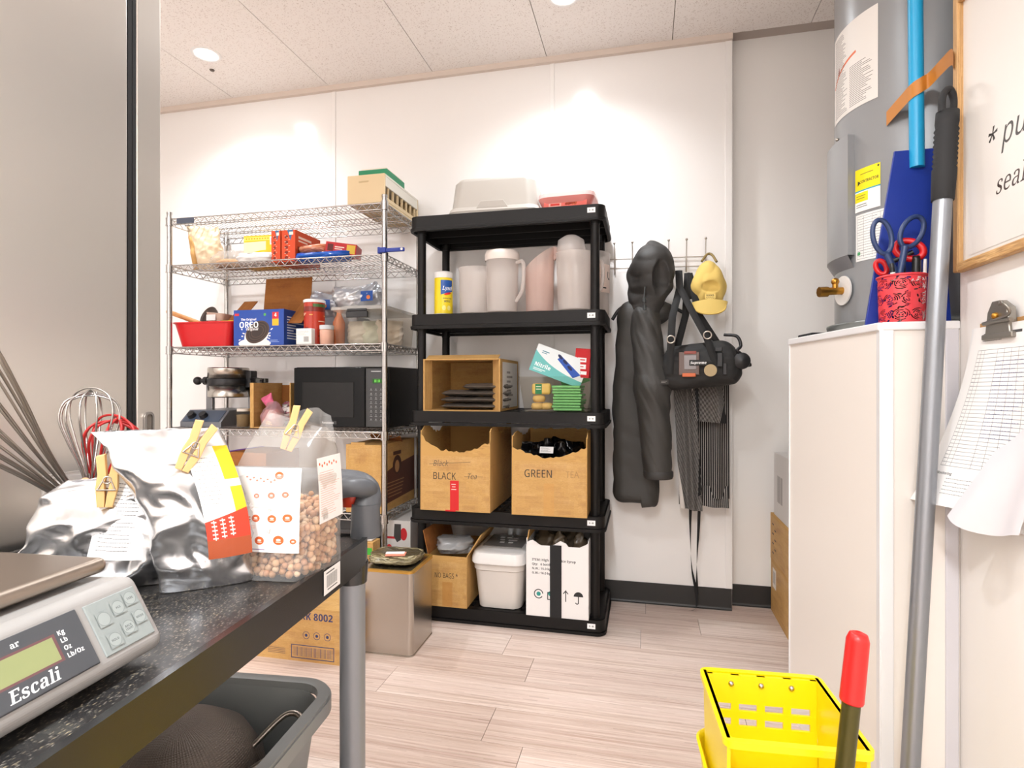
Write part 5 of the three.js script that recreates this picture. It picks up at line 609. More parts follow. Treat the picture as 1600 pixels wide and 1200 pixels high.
  const pr = [[0.0215, 0]]; for (let i = 0; i < 9; i++) pr.push([0.0235, 0.07 + i * 0.011], [0.0205, 0.0755 + i * 0.011]); pr.push([0.0225, 0.175], [0.022, 0.2], [0.0, 0.2]);
  const gp = obj(m, 'grip', lathe([[0, 0], ...pr], 28), M.rubber, { pos: at(0.842) }); gp.quaternion.copy(q); const lp = obj(m, 'hang_loop', [tube([[-0.017, 0, 0], [-0.017, 0.035, 0], [0, 0.056, 0], [0.017, 0.035, 0], [0.017, 0, 0]], 0.0075, 30, 8)], M.rubber, { pos: at(0.955) }); lp.quaternion.copy(q); lp.rotateY(0.5); obj(m, 'mop_head', box(0.26, 0.02, 0.09, 0.5, 0, 1.5, 0.006), M.darkGrey);
  // yellow mop bucket with wringer
  const k = thing('mop_bucket', 'yellow mop bucket with slotted wringer on the floor', 'mop bucket', [0.245, 0, 1.68], 4 * R); const ym = phys('#f4d60a', 0.32);
  obj(k, 'bucket', loft([[0.2, 0.25, 0.04, 0.05], [0.25, 0.32, 0.05, 0.3], [0.26, 0.33, 0.05, 0.305], [0.25, 0.32, 0.05, 0.31], [0.24, 0.31, 0.05, 0.3], [0.19, 0.24, 0.04, 0.06]], 8, true), ym); for (const [x, z] of [[-0.08, -0.1], [0.08, -0.1], [-0.08, 0.1], [0.08, 0.1]]) obj(k, 'caster', [cyl(0.025, 0.025, 0.02, 0, 0, 0, 18).rotateZ(Math.PI / 2).translate(x + 0.01, 0.025, z), box(0.012, 0.03, 0.02, x, 0.03, z)], M.rubber);
  const wr = obj(k, 'wringer', [...[-1, 1].map(s => poly([[-0.12, 0.24], [0.09, 0.24], [0.12, 0.452], [-0.12, 0.452]], 0.006).rotateY(Math.PI / 2).translate(s * 0.112 - 0.003, 0, 0)), ...[[0.24, 0.103], [0.359, 0.016], [0.39, 0.06]].map(([yy, hh]) => box(0.22, hh, 0.006, 0, yy, -0.112)), ...[-0.104, -0.052, 0, 0.052, 0.104].map((x, i) => box(i === 0 || i === 4 ? 0.014 : 0.016, 0.2, 0.0055, x, 0.25, -0.112)), slab(0.245, 0.265, 0.012, 0.02, 0.44, 0.014), box(0.22, 0.006, 0.2, 0, 0.24, 0)], ym); for (const x of [-0.06, 0, 0.06]) obj(wr, 'rivet', new THREE.SphereGeometry(0.006, 12, 8).translate(x, 0.432, -0.108), M.chrome);
  const rh = thing('red_handled_brush', 'red capped olive handle standing in front of the mop bucket', 'brush', [0, 0, 0]); const a2 = [0.262, 0.01, 1.87], b2 = [0.327, 0.668, 1.86], lp2 = t => a2.map((v, i) => v + (b2[i] - v) * t); obj(rh, 'pole', rod(lp2(0), lp2(0.9), 0.0135, 20), std('#4a4418', 0.3, 0.4)); const rg = obj(rh, 'red_grip', lathe([[0, 0], [0.0165, 0], [0.0175, 0.003], [0.0165, 0.098], [0.013, 0.108], [0.005, 0.111], [0.0035, 0.104], [0, 0.104]], 32), std('#d8201c', 0.35), { pos: lp2(0.845) }); rg.quaternion.setFromUnitVectors(V(0, 1, 0), V(...b2).sub(V(...a2)).normalize()); obj(rh, 'brush_head', box(0.16, 0.02, 0.04, 0.262, 0, 1.87, 0.006), M.darkGrey);
}
{ // whiteboard and clipboard on the right wall (face -x)
  const w = thing('whiteboard', 'wood framed whiteboard with marker writing on the right wall', 'whiteboard', [0.699, 1.318, 1.372], -Math.PI / 2);
  const W = 0.75, H = 0.62; const wm = ctex(64, 512, (x, a, b) => { x.fillStyle = '#c79a62'; x.fillRect(0, 0, a, b); grain(x, a, b, 900, 3, ['rgba(120,80,40,.2)', 'rgba(235,200,150,.2)'], 1.5, 60); }); const fm = std('#ffffff', 0.55, 0, { map: wm });
  obj(w, 'board', box(W - 0.02, H - 0.02, 0.008, W / 2, 0.01, 0.004), phys('#e6e0d9', 0.22)); obj(w, 'frame', box(0.02, H, 0.02, 0.01, 0, 0.01, 0.003), fm); obj(w, 'frame', box(0.02, H, 0.02, W - 0.01, 0, 0.01, 0.003), fm); obj(w, 'frame', box(W - 0.04, 0.02, 0.02, W / 2, 0, 0.01, 0.003), fm); obj(w, 'frame', box(W - 0.04, 0.02, 0.02, W / 2, H - 0.02, 0.01, 0.003), fm);
  decal(0.3, 0.4, ctex(768, 1024, (x, a, b) => { x.fillStyle = '#e6e0d9'; x.fillRect(0, 0, a, b); x.strokeStyle = '#2c2520'; x.lineWidth = 9; x.lineCap = 'round'; const L = p => { x.beginPath(); p.forEach((q, i) => i ? x.lineTo(...q) : x.moveTo(...q)); x.stroke(); }; text(x, '* put', 140, 470, 170, '#2c2520', 'sans-serif', 'italic'); text(x, 'seal', 230, 720, 130, '#3a2620', 'serif', 'italic'); }), 0.2, 0.03, 0.0088, w, 'marker_writing', { roughness: 0.25 });
  const c = thing('clipboard', 'brown clipboard with metal clip hanging on the right wall', 'clipboard', [0.699, 0.85, 1.452], -Math.PI / 2);
  obj(c, 'board', box(0.24, 0.345, 0.004, 0.12, 0, 0.004, 0.001), std('#b98a55', 0.6)); obj(c, 'clip', [poly([[0.03, 0], [0.11, 0], [0.1, 0.055], [0.075, 0.07], [0.055, 0.07], [0.04, 0.05]], 0.012, 0.002), box(0.1, 0.012, 0.02, 0.07, -0.004, 0.006, 0.003), rod([0.03, 0.03, 0.016], [0.12, 0.03, 0.016], 0.004, 8), tube([[0.03, 0.03, 0.016], [0.12, 0.04, 0.02], [0.125, 0.06, 0.03], [0.11, 0.06, 0.03]], 0.003, 20, 6)], std('#8d8880', 0.35, 0.8), { pos: [0.02, 0.31, 0.008], label: 'steel spring clip' }); obj(c, 'rivet', new THREE.SphereGeometry(0.007, 12, 8).translate(0.09, 0.352, 0.024), M.brass);
  const form = ctex(768, 1024, (x, a, b) => { x.fillStyle = '#f0eeec'; x.fillRect(0, 0, a, b); x.fillStyle = '#444'; x.fillRect(140, 40, 420, 14); scribble(x, 140, 80, 300, 1, 20, '#777', 4, 3); x.strokeStyle = '#666'; x.lineWidth = 2; for (let i = 0; i < 30; i++) x.strokeRect(110, 130 + i * 22, 600, 22); for (const q of [150, 190, 330, 400, 470, 540, 610]) { x.beginPath(); x.moveTo(q, 130); x.lineTo(q, 790); x.stroke(); } scribble(x, 330, 195, 300, 20, 22, '#3a3f70', 3, 9); scribble(x, 118, 195, 25, 27, 22, '#888', 2, 9); text(x, 'Monitoring', 110, 835, 22, '#444'); scribble(x, 200, 862, 240, 5, 22, '#777', 3, 2); });
  const sheet = (n, l, x0, dz, curl, m) => { const t = thing(n, l, 'paper', [0.699, 0.8, 1.452], -Math.PI / 2, 'papers on the clipboard'); obj(t, 'sheet', surf((u, v) => { const k = 1 - v; return [x0 + 0.22 * u - 0.095 * k * (1 - u * 0.6), 0.385 * v - 0.02 * k * u * (curl > 0.06 ? -0.5 : 1), dz + curl * k * k * (1 - u) + 0.012 * Math.sin(u * 5 + dz * 60) * k + 0.004]; }, 24, 24), m); };
  sheet('log_sheet', 'printed log sheet curling off the clipboard', 0.0, 0.012, 0.075, printMat(form, 0.75)); { const t = thing('blank_sheet', 'blank white sheet curling over the lower corner of the log sheet', 'paper', [0.699, 0.79, 1.452], -Math.PI / 2, 'papers on the clipboard'); obj(t, 'sheet', surf((u, v) => [0.03 + 0.2 * u + 0.11 * v, 0.3 * v * (0.5 + u * 0.5) - 0.015 * Math.sin(u * 4), 0.05 + 0.03 * (1 - v) * (1 - u) + 0.01 * Math.sin(u * 8) * (1 - v)], 24, 16), std('#e3e0e4', 0.8)); } sheet('under_sheet', 'white sheet underneath the log sheet on the clipboard', -0.02, 0.006, 0.035, std('#ecebea', 0.8));
}
// ---------------------------------------------------------------- utility cart with scale, bags and whisks
const CT = 0.835;
{
  const c = thing('utility_cart', 'dark grey plastic utility cart in the foreground', 'cart', [-0.404, 0, 2.06], 5.2 * R);
  const topTex = ctex(1024, 1024, (x, w, h) => { x.fillStyle = '#2a2929'; x.fillRect(0, 0, w, h); grain(x, w, h, 700, 5, ['rgba(120,116,112,.12)', 'rgba(10,10,10,.18)'], 60, 18); grain(x, w, h, 34000, 6, ['rgba(190,180,165,.5)', 'rgba(150,140,125,.45)', 'rgba(210,190,150,.5)'], 2, 2); const r = rand(7); for (let i = 0; i < 3000; i++) { const a = r() * 6.28, q = r() * r() * 260; x.fillStyle = 'rgba(205,190,160,.55)'; x.fillRect(760 + Math.cos(a) * q, 560 + Math.sin(a) * q, 2, 2); } });
  const W = 0.45, L = 0.92, dk = std('#232323', 0.22), post = std('#86898e', 0.4, 0.3);
  const tg = slab(W, L, 0.012, 0.035, CT - 0.012); tg.translate(-W / 2, 0, L / 2); { const p = tg.attributes.position, u = tg.attributes.uv; for (let i = 0; i < p.count; i++) u.setXY(i, (p.getX(i) + W) / W, p.getZ(i) / L); }
  const ts = obj(c, 'top_shelf', tg, std('#ffffff', 0.3, 0, { map: topTex })); obj(ts, 'lip', [slab(W + 0.004, L + 0.004, 0.036, 0.037, CT - 0.032, 0.008).translate(-W / 2, 0, L / 2), slab(W - 0.004, L - 0.004, 0.01, 0.034, CT - 0.04, 0.012).translate(-W / 2, 0, L / 2)], dk);
  for (const [x, z] of [[-0.02, 0.03], [-W + 0.02, 0.03], [-0.02, L - 0.04], [-W + 0.02, L - 0.04]]) { obj(c, 'corner_socket', [cyl(0.023, 0.021, 0.03, x, CT - 0.06, z, 24)], dk); obj(c, 'post', cyl(0.0185, 0.0185, 0.65, x, 0.13, z, 24), post); obj(c, 'caster', [cyl(0.045, 0.045, 0.025, 0, 0, 0, 24).rotateZ(Math.PI / 2).translate(x + 0.0125, 0.045, z), box(0.04, 0.05, 0.03, x, 0.08, z, 0.004)], M.rubber); }
  const lo = slab(W, L, 0.03, 0.035, 0.405).translate(-W / 2, 0, L / 2); obj(c, 'lower_shelf', [lo, slab(W, L, 0.03, 0.035, 0.43, 0.012).translate(-W / 2, 0, L / 2)], dk);
  const hm = std('#4e5054', 0.42);
  obj(c, 'handle', [cyl(0.021, 0.023, 0.05, -0.012, CT, 0.0, 24), tube([[-0.012, CT + 0.04, 0.0], [-0.012, CT + 0.058, -0.01], [-0.03, CT + 0.072, -0.026], [-0.08, CT + 0.076, -0.034], [-W / 2, CT + 0.077, -0.036], [-W + 0.08, CT + 0.076, -0.034], [-W + 0.03, CT + 0.072, -0.026], [-W + 0.012, CT + 0.058, -0.01], [-W + 0.012, CT + 0.04, 0.0]], 0.0205, 70, 14), cyl(0.021, 0.023, 0.05, -W + 0.012, CT, 0.0, 24)], hm, { label: 'grey moulded push handle' });
  obj(c, 'handle_collar', [new THREE.TorusGeometry(0.026, 0.015, 12, 30).rotateX(1.15).rotateZ(0.2).translate(-0.035, CT + 0.066, 0.0)], hm);
  const rc = thing('red_stopper', 'small red stopper sitting in the cart handle recess', 'stopper', [-0.44, CT + 0.045, 2.062]); obj(rc, 'cap', lathe([[0, 0], [0.014, 0], [0.014, 0.018], [0.01, 0.022], [0, 0.023]], 20), std('#c33a22', 0.4));
  decal(0.046, 0.03, ctex(184, 120, (x, w, h) => { x.fillStyle = '#e7e5e2'; x.fillRect(0, 0, w, h); for (let i = 0; i < 20; i++) { x.fillStyle = '#222'; x.fillRect(30 + i * 6, 30, i % 3 + 1.5, 60); } x.fillStyle = '#555'; x.fillRect(26, 14, 90, 7); x.fillRect(40, 98, 110, 6); }), 0.003, CT - 0.03, 0.145, ts, 'barcode_label', { rot: [0, Math.PI / 2, 0], label: 'white barcode label' });
}
{ // scale, front facing +x
  const s = thing('kitchen_scale', 'silver digital kitchen scale at the front of the cart', 'scale', [-0.537, CT, 2.588], 94 * R);
  const sm = std('#989592', 0.42);
  // local: x right (world -z), z front (world +x)
  const prof = new THREE.Shape(); prof.moveTo(-0.12, 0.014); prof.lineTo(0.134, 0.012); prof.quadraticCurveTo(0.142, 0.012, 0.14, 0.019); prof.lineTo(0.116, 0.06); prof.quadraticCurveTo(0.113, 0.064, 0.107, 0.0625); prof.lineTo(-0.12, 0.05); prof.closePath();
  const g = new THREE.ExtrudeGeometry(prof, { depth: 0.235, bevelEnabled: true, bevelSize: 0.005, bevelThickness: 0.008, bevelSegments: 4 }); g.rotateY(-Math.PI / 2); g.translate(0.1175, 0, 0); obj(s, 'housing', g, sm);
  for (const [x, z] of [[-0.09, -0.09], [0.09, -0.09], [-0.09, 0.11], [0.09, 0.11]]) obj(s, 'foot', cyl(0.012, 0.012, 0.01, x, 0, z, 14), M.black);
  obj(s, 'neck', box(0.16, 0.018, 0.16, 0, 0.05, -0.03, 0.004), M.black); obj(s, 'platform', [box(0.24, 0.013, 0.225, 0.004, 0.07, -0.0185, 0.006)], phys('#a89c90', 0.36, { metalness: 1, anisotropy: 0.4 }), { label: 'brushed steel weighing plate' });
  const an = Math.atan2(0.041, 0.024), cy = 0.0395 + 0.0052 * Math.cos(an), cz = 0.128 + 0.0052 * Math.sin(an);
  const face = (x, w, h, name, m) => obj(s, name, box(w, 0.002, h, 0, -0.001, 0, 0.0008), m, { pos: [x, cy, cz], rot: [an, 0, 0] });
  face(0.006, 0.118, 0.045, 'display_bezel', std('#45474b', 0.35)); face(0.0945, 0.047, 0.043, 'keypad', std('#8f9694', 0.5));
  const on = (px, pz, w, h, t, name, lift = 0.0016) => { const q = new THREE.PlaneGeometry(w, h); q.rotateX(-Math.PI / 2); return obj(s, name, q, printMat(t, 0.4), { pos: [px, cy + lift * Math.cos(an) - pz * Math.sin(an), cz + lift * Math.sin(an) + pz * Math.cos(an)], rot: [an, 0, 0] }); };
  on(0.006, 0, 0.116, 0.043, ctex(1080, 400, (x, w, h) => { x.fillStyle = '#4a4c50'; x.fillRect(0, 0, w, h); x.fillStyle = '#6b4a4c'; x.fillRect(120, 90, 760, 190); x.fillStyle = '#8f9668'; x.fillRect(140, 106, 720, 158); text(x, 'ar', 610, 50, 54, '#e8e8e8', 'serif', 'bold'); text(x, 'Escali', 480, 338, 110, '#f0f0f0', 'serif', 'italic bold'); ['Kg', 'Lb', 'Oz', 'Lb/Oz'].forEach((q, i) => text(x, q, 900, 100 + i * 54, 44, '#f0f0f0')); }), 'display_print');
  const keys = [['', -0.013, -0.006], ['PCS', 0.002, -0.01], ['TARE', 0.015, -0.013], ['HOLD', -0.012, 0.012], ['BACK LIGHT', 0.003, 0.008], ['MODE', 0.016, 0.004]]; for (const [k, x, z] of keys) on(0.0945 + x, z, 0.0115, 0.0115, ctex(96, 96, (q, w, h) => { q.fillStyle = '#8f9694'; q.fillRect(0, 0, w, h); q.fillStyle = '#9aa19f'; q.beginPath(); q.ellipse(48, 48, 44, 44, 0, 0, 7); q.fill(); q.strokeStyle = '#7c8482'; q.lineWidth = 4; q.stroke(); k.split(' ').forEach((t, i, l) => text(q, t, 48, 48 + (i - (l.length - 1) / 2) * 20, 21, '#5c6361', 'sans-serif', 'bold', 'center')); }), 'key', 0.0018);
}
function clothespin(label, pos, rot, len = 0.056) {
  const t = thing('clothespin', label, 'clothespin', pos); t.rotation.set(...rot); const wm = std('#d8ad72', 0.65), L = len;
  const leg = s => poly([[0, 0], [0.0055, 0.0], [0.0085, L * 0.35], [0.0075, L * 0.62], [0.0105, L * 0.96], [0.004, L], [0.0008, L * 0.6], [0.0022, L * 0.45], [0.0006, L * 0.2]].map(([x, y]) => [s * x, y]), 0.0105, 0.0008);
  obj(t, 'leg', leg(1), wm, { pos: [0.001, 0, -0.005] }); obj(t, 'leg', leg(-1), wm, { pos: [-0.001, 0, -0.005] }); obj(t, 'spring', [new THREE.TorusGeometry(0.0038, 0.0009, 6, 16).translate(0, L * 0.52, 0.006), new THREE.TorusGeometry(0.0038, 0.0009, 6, 16).translate(0, L * 0.52, -0.006), rod([-0.009, L * 0.33, 0.007], [0.009, L * 0.33, 0.007], 0.0009), rod([-0.009, L * 0.33, -0.007], [0.009, L * 0.33, -0.007], 0.0009), rod([-0.0035, L * 0.52, 0.006], [-0.008, L * 0.33, 0.007], 0.0009), rod([0.0035, L * 0.52, 0.006], [0.008, L * 0.33, 0.007], 0.0009)], M.steel); return t;
}
{ // foil bags
  const a = thing('small_foil_bag', 'crumpled silver foil bag with handwritten paper behind the scale', 'foil bag', [-0.585, CT + 0.001, 2.315], 32 * R);
  obj(a, 'foil', pouch(0.205, 0.125, 0.08, { seed: 11, crumple: 0.016, freq: 13, facet: true, top: 0.04, topW: 0.55, bot: 0.5, belly: 0.3, nu: 96, nv: 56 }), M.foil);
  const pa = obj(a, 'paper_label', surf((u, v) => [-0.025 + 0.085 * u + 0.01 * v, 0.045 + 0.085 * v - 0.012 * u, 0.05 - 0.03 * v + 0.004 * Math.sin(u * 6)], 12, 12), printMat(ctex(512, 512, (x, w, h) => { x.fillStyle = '#e6e3df'; x.fillRect(0, 0, w, h); scribble(x, 40, 50, 420, 9, 24, '#4a4644', 4, 7); scribble(x, 40, 290, 200, 8, 24, '#5a5654', 4, 8); }), 0.8), { label: 'white paper note' });
  clothespin('wooden clothespin closing the small silver foil bag', [-0.578, CT + 0.098, 2.35], [0, 0.7, -0.08]);
  const b = thing('tall_foil_bag', 'tall silver foil bag with yellow and red label on the cart', 'foil bag', [-0.492, CT + 0.001, 2.298], 40 * R);
  obj(b, 'foil', pouch(0.1, 0.18, 0.06, { seed: 23, crumple: 0.007, freq: 17, facet: true, top: 0.05, topW: 1.2, bot: 0.45, belly: 0.4, lean: -0.05, nu: 96, nv: 64 }), M.foil);
  obj(b, 'label', surf((u, v) => { const V2 = 0.2 + 0.68 * v; return [0.004 + 0.044 * u - 0.05 * V2 * V2 + 0.01 * v, 0.18 * V2 + 0.002, 0.032 * (V2 > 0.4 ? Math.pow(Math.cos((V2 - 0.4) / 0.6 * 1.57), 0.8) : 1) + 0.0055 - 0.010 * u * u]; }, 12, 18), printMat(ctex(300, 600, (x, w, h) => { x.fillStyle = '#ece9e4'; x.fillRect(0, 0, w, h); scribble(x, 20, 60, 170, 12, 22, '#8a8580', 4, 2); x.fillStyle = '#e5b61e'; x.fillRect(200, 0, 100, 180); x.fillRect(220, 220, 80, 150); x.fillStyle = '#c8391f'; x.beginPath(); x.moveTo(0, 400); x.lineTo(w, 340); x.lineTo(w, h); x.lineTo(0, h); x.fill(); x.fillStyle = '#a84a22'; x.fillRect(0, 500, w, 100); x.fillStyle = '#f4ece4'; for (let i = 0; i < 5; i++) for (let k = 0; k < 3; k++) { x.fillRect(40 + k * 60, 400 + i * 22 - k * 8, 36, 7); x.fillRect(55 + k * 60, 394 + i * 22 - k * 8, 7, 20); } }), 0.35), { label: 'yellow and red printed label' });
  clothespin('wooden clothespin on the tall silver foil bag', [-0.497, CT + 0.138, 2.33], [0, 0.75, -0.46]);
}
{ // clear bag of pearls
  const X = -0.44, Z = 2.218, y0 = CT + 0.001, w = 0.104, d = 0.112, turn = 3 * R;
  const b = thing('pearl_bag', 'clear printed bag of tapioca pearls standing on the cart', 'bag', [X, y0, Z], turn);
  obj(b, 'film', surf((u, v) => { const a = u * 6.2832, ca = Math.cos(a), sa = Math.sin(a), k = Math.pow(Math.pow(Math.abs(ca), 4.5) + Math.pow(Math.abs(sa), 4.5), -1 / 4.5); const t = Math.max(0, (v - 0.62) / 0.38), e = 0.0025 * noise.noise(ca * 3 + 5, v * 9, sa * 3); return [ca * k * w / 2 * (1 - 0.25 * t) + e * ca, 0.185 * v - 0.012 * t * ca, sa * k * d / 2 * (1 - 0.86 * t * t) + e * sa - 0.02 * t]; }, 64, 40), M.film);
  obj(b, 'top_fold', surf((u, v) => [-0.005 + (u - 0.5) * 0.075 * (1 - 0.3 * v) + 0.022, 0.155 + 0.035 * v + 0.01 * Math.sin(u * 3.14), -0.022 - 0.006 * v + 0.006 * Math.sin(u * 9)], 16, 8), M.film);
  const draw = (x, W, H) => { x.fillStyle = '#f0edeb'; x.fillRect(0, 0, W, H); x.strokeStyle = x.fillStyle = '#d9622e'; const face = (cx, cy, r) => { x.fillStyle = '#d9622e'; x.beginPath(); x.ellipse(cx, cy, r, r * 1.15, 0, 0, 7); x.fill(); x.fillStyle = '#f6e8e0'; x.beginPath(); x.ellipse(cx, cy - r * 0.1, r * 0.45, r * 0.3, 0, 0, 7); x.fill(); x.fillRect(cx - r * 0.5, cy + r * 0.35, r, r * 0.16); }; for (let i = 0; i < 9; i++) { x.fillStyle = '#d9622e'; x.beginPath(); x.arc(130 + i * 26, 90 + (i % 2) * 22 + i * 3, 9, 0, 7); x.fill(); } face(370, 70, 32); face(90, 260, 34); face(210, 268, 20); face(320, 260, 26); face(420, 250, 24); ['1', '2', '3', '4'].forEach((n, i) => text(x, n, 70 + (i % 2) * 220, 410 + Math.floor(i / 2) * 190, 56, '#e09a84', 'serif', 'italic')); for (let i = 0; i < 10; i++) { x.fillStyle = '#d9622e'; x.beginPath(); x.arc(60 + i % 5 * 26, 470 + Math.floor(i / 5) * 24, 8, 0, 7); x.fill(); } face(210, 480, 30); face(330, 480, 32); face(440, 470, 34); face(120, 680, 36); face(240, 690, 34); face(380, 680, 38); face(480, 690, 22); x.fillStyle = '#e8b9a8'; for (let i = 0; i < 5; i++) { x.fillRect(60, 545 + i * 8, 150, 3); x.fillRect(290, 545 + i * 8, 150, 3); } x.fillRect(30, 375, 460, 3); x.fillStyle = '#9a7da0'; x.fillRect(40, 770, 240, 8); };
  obj(b, 'front_print', surf((u, v) => [(u - 0.5) * 0.09, 0.034 + 0.098 * v, d / 2 + 0.0018 - 0.004 * Math.pow(Math.abs(u - 0.5) * 2, 3) - 0.006 * v * v], 12, 10), printMat(ctex(520, 800, draw), 0.45)); obj(b, 'side_print', surf((u, v) => [w / 2 + 0.0015 - 0.004 * v * v, 0.06 + 0.08 * v, (0.5 - u) * 0.06 - 0.008], 10, 10), printMat(ctex(400, 520, (x, W, H) => { x.fillStyle = '#efeae7'; x.fillRect(0, 0, W, H); scribble(x, 30, 120, 330, 20, 18, '#dd8f78', 4, 5); x.fillStyle = '#d9622e'; for (let i = 0; i < 8; i++) { x.beginPath(); x.arc(40 + i * 40, 50 + (i % 2) * 16, 11, 0, 7); x.fill(); } for (let i = 0; i < 9; i++) { x.fillStyle = '#444'; x.fillRect(60 + i * 9, 450, i % 3 + 2, 50); } }), 0.45));
  const pg = new THREE.SphereGeometry(0.0042, 10, 8), N = 1500, im = new THREE.InstancedMesh(pg, std('#ffffff', 0.55), N); im.name = 'tapioca_pearls'; im.castShadow = im.receiveShadow = true; const r = rand(77), m4 = new THREE.Matrix4(), pts = []; const cols = ['#c79a72', '#b98a62', '#d6ad86', '#c4906a', '#dcbc9a']; let n = 0, tries = 0; while (n < N && tries < 60000) { tries++; const x = (r() - 0.5) * (w - 0.012), z = (r() - 0.5) * (d - 0.012), top = 0.055 + 0.035 * Math.max(0, (-z) / d + 0.2), y = 0.005 + r() * top; let ok = Math.pow(Math.abs(x) / (w / 2 - 0.006), 4.5) + Math.pow(Math.abs(z) / (d / 2 - 0.006), 4.5) < 1; if (!ok) continue; for (const p of pts) if ((p[0] - x) ** 2 + (p[1] - y) ** 2 + (p[2] - z) ** 2 < 0.0068 ** 2) { ok = false; break; } if (!ok) continue; pts.push([x, y, z]); const s = 0.85 + r() * 0.3; m4.makeScale(s, s, s).setPosition(x, y, z); im.setMatrixAt(n, m4); im.setColorAt(n, new THREE.Color(cols[Math.floor(r() * 5)])); n++; } im.count = n; im.position.set(X, y0, Z); im.rotation.y = turn; im.userData = { label: 'beige tapioca pearls inside the clear printed bag', category: 'pearls', kind: 'stuff' }; scene.add(im);
  clothespin('wooden clothespin closing the clear bag of pearls', [-0.44, CT + 0.15, 2.225], [0, 0.6, -0.38]);
}
{ // container of whisks
  const X = -0.745, Z = 2.225, cup = thing('whisk_container', 'clear plastic container holding whisks beside the refrigerator', 'container', [X, CT + 0.001, Z]);
  obj(cup, 'body', lathe([[0, 0.002], [0.045, 0.002], [0.049, 0.008], [0.054, 0.1], [0.059, 0.1], [0.059, 0.106], [0.053, 0.106]], 44), phys('#f4f1ee', 0.25, { transmission: 0.78, thickness: 0 }));
  const whisk = (name, label, base, tip, rad, len, n, mat, r = 0.0013) => { const t = thing(name, label, 'whisk', base); const A = V(0, 0, 0), D = V(...tip).sub(V(...base)), T = D.length(); D.normalize(); const q = new THREE.Quaternion().setFromUnitVectors(V(0, 1, 0), D), h = T - len; for (let i = 0; i < n; i++) { const a = i / n * Math.PI, ca = Math.cos(a), sa = Math.sin(a), k = 1 - i * 0.015; const P = [[0.1, 0], [0.35, 0.25], [0.75, 0.52], [1, 0.75], [0.78, 0.93], [0, 1], [-0.78, 0.93], [-1, 0.75], [-0.75, 0.52], [-0.35, 0.25], [-0.1, 0]].map(([u, v]) => [u * rad * ca * k, h + len * v * k, u * rad * sa * k]); obj(t, 'wire_loop', tube(P, r, 60, 6), mat).quaternion.copy(q); } obj(t, 'whisk_handle', cyl(0.007, 0.008, h + 0.01, 0, 0, 0, 16), mat === M.chrome ? M.steel : M.steel).quaternion.copy(q); return t; };
  whisk('silver_whisk', 'small silver balloon whisk upright in the clear container', [X + 0.005, CT + 0.006, Z + 0.005], [-0.741, 1.062, 2.228], 0.037, 0.14, 6, M.chrome); whisk('red_whisk', 'red silicone whisk leaning right in the clear container', [X - 0.02, CT + 0.006, Z - 0.01], [-0.72, 1.022, 2.205], 0.036, 0.125, 6, std('#b8201f', 0.4), 0.0017); whisk('large_whisk', 'very long silver whisk leaning out of the frame at left', [X + 0.025, CT + 0.006, Z - 0.025], [-0.675, 1.17, 2.53], 0.06, 0.36, 7, M.steel, 0.0016);
  const sp = thing('wooden_spoon', 'short wooden spoon lying in the clear whisk container', 'spoon', [X + 0.01, CT + 0.006, Z + 0.02]); obj(sp, 'spoon', [rod([-0.025, 0.005, 0], [0.02, 0.07, 0.015], 0.005, 10), new THREE.SphereGeometry(0.016, 16, 12).scale(1, 1.5, 0.4).translate(0.024, 0.08, 0.016)], std('#cda277', 0.6));
}
{ // lower shelf: bus tub with strainer
  const t = thing('bus_tub', 'grey plastic bus tub on the lower cart shelf', 'tub', [-0.625, 0.437, 2.3], 5.2 * R); const gm = std('#868886', 0.42);
  obj(t, 'body', loft([[0.3, 0.42, 0.05, 0.002], [0.335, 0.455, 0.055, 0.15], [0.33, 0.45, 0.055, 0.152], [0.295, 0.415, 0.05, 0.006]], 8, true), gm); obj(t, 'rim', [slab(0.365, 0.485, 0.012, 0.06, 0.15, 0.017), slab(0.37, 0.49, 0.02, 0.062, 0.138, 0.004)], gm);
  const s = thing('strainer', 'round mesh strainer upside down in the grey tub', 'strainer', [-0.63, 0.5, 2.2]); obj(s, 'mesh', lathe([[0.118, 0], [0.112, 0.035], [0.092, 0.07], [0.06, 0.093], [0.03, 0.102], [0, 0.104]], 48), std('#6d6259', 0.45, 0.6, { bumpMap: ctex(512, 256, (x, w, h) => { x.fillStyle = '#000'; x.fillRect(0, 0, w, h); x.fillStyle = '#fff'; for (let i = 0; i < 128; i++) x.fillRect(i * 4, 0, 1.6, h); for (let i = 0; i < 64; i++) x.fillRect(0, i * 4, w, 1.6); }, false), bumpScale: 0.0006 })); obj(s, 'rim', new THREE.TorusGeometry(0.119, 0.004, 8, 48).rotateX(Math.PI / 2), M.steel); obj(s, 'handle', tube([[0.085, 0.05, -0.04], [0.12, 0.085, -0.075], [0.15, 0.085, -0.07], [0.15, 0.07, -0.04], [0.11, 0.045, -0.01]], 0.004, 30, 8), M.steel);
  const b = thing('red_print_bag', 'clear plastic bag with red print in the grey tub', 'bag', [-0.69, 0.5, 2.34]); obj(b, 'film', pouch(0.11, 0.12, 0.06, { seed: 9, crumple: 0.01, facet: true }), phys('#e4ddd8', 0.2, { transmission: 0.6, thickness: 0 })); obj(b, 'red_print', box(0.05, 0.05, 0.004, 0.02, 0.02, 0.034, 0.001), std('#b3202c', 0.4));
}
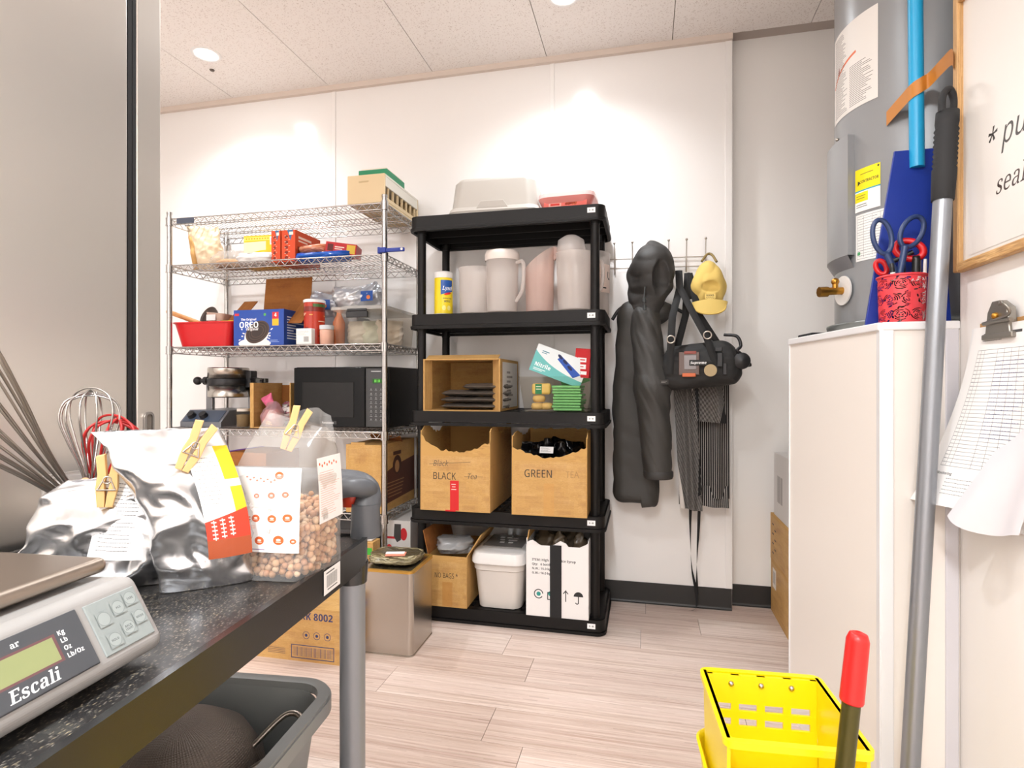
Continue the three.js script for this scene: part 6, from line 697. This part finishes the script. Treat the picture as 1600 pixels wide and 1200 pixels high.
{ // on the floor: paper towel carton and square tin
  const c = thing('towel_carton', 'brown paper towel carton marked RK 8002 on the floor', 'cardboard box', [-1.353, 0, 0.775], 0.5 * R);
  obj(c, 'body', box(0.46, 0.206, 0.26, 0, 0, 0, 0.002), M.card); 
  decal(0.46, 0.206, ctex(1024, 458, (x, w, h) => { x.drawImage(cardTex.image, 0, 0, w, h); text(x, 'RK 8002', 640, 70, 84, '#2f3566'); x.strokeStyle = '#2f3566'; x.lineWidth = 7; x.strokeRect(560, 320, 400, 110); for (let i = 0; i < 34; i++) { x.fillStyle = '#2f3566'; x.fillRect(580 + i * 11, 336, i % 4 + 2, 78); } x.lineWidth = 4; for (const a of [700, 800, 900]) { x.beginPath(); x.arc(a, 230, 30, 0, 7); x.stroke(); x.fillStyle = '#2f3566'; x.beginPath(); x.arc(a, 230, 13, 0, 7); x.fill(); } x.strokeStyle = '#5b4a3a'; x.strokeRect(120, 150, 110, 130); x.fillStyle = 'rgba(60,50,70,.6)'; for (let i = 0; i < 4; i++) x.fillRect(330, 360 + i * 14, 170, 5); }), 0, 0, 0.1306, c, 'front_print');
  decal(0.26, 0.2, ctex(260, 200, (x, w, h) => { x.drawImage(cardTex.image, 0, 0, w, h); x.fillStyle = '#3553a5'; x.fillRect(26, 20, 130, 36); text(x, 'SCOTT', 92, 39, 30, '#f0f0f0', 'sans-serif', 'italic bold', 'center'); x.fillStyle = 'rgba(60,50,70,.7)'; for (let i = 0; i < 7; i++) x.fillRect(30, 76 + i * 14, 150, 5); }), 0.2306, 0.003, 0, c, 'side_print', { rot: [0, Math.PI / 2, 0] });
  const t = thing('square_tin', 'large square metal tin standing on the floor before the shelving', 'tin', [-1.003, 0, 0.668], 1 * R);
  obj(t, 'body', loft([[0.23, 0.23, 0.02, 0.003], [0.236, 0.236, 0.022, 0.006], [0.236, 0.236, 0.022, 0.325], [0.238, 0.238, 0.022, 0.33]], 8), M.tin); obj(t, 'rim', [slab(0.242, 0.242, 0.01, 0.024, 0.325, 0.012)], std('#c79a4a', 0.35, 0.7)); obj(t, 'base_seam', slab(0.24, 0.24, 0.005, 0.024, 0, 0.01), M.tin);
  const h = thing('dried_leaf_bag', 'clear bag of dark dried leaves on top of the square tin', 'bag', [-1.005, 0.336, 0.655]); baglet(h, 'bag', 0.2, 0.035, 0.19, printMat(ctex(256, 256, (x, w, hh) => { x.fillStyle = '#7d7458'; x.fillRect(0, 0, w, hh); grain(x, w, hh, 900, 8, ['#4a4230', '#b8ac88', '#655c42', '#938a6a'], 20, 7); }), 0.25), [0, 0, 0], [0, 0, 0], 44, { crumple: 0.014, facet: true, bot: 0.7, top: 0.5 });
  const l = thing('red_white_card', 'small red and white card lying on the dried leaf bag', 'card', [-0.99, 0.372, 0.7], 15 * R); obj(l, 'card', box(0.08, 0.003, 0.05), std('#d98a72', 0.6)); obj(l, 'white_strip', box(0.075, 0.002, 0.025, -0.004, 0.003, -0.01), M.paper);
}
scene.traverse(o => { if (o.isMesh) { o.castShadow = true; o.receiveShadow = true; } });
renderer.render(scene, camera);
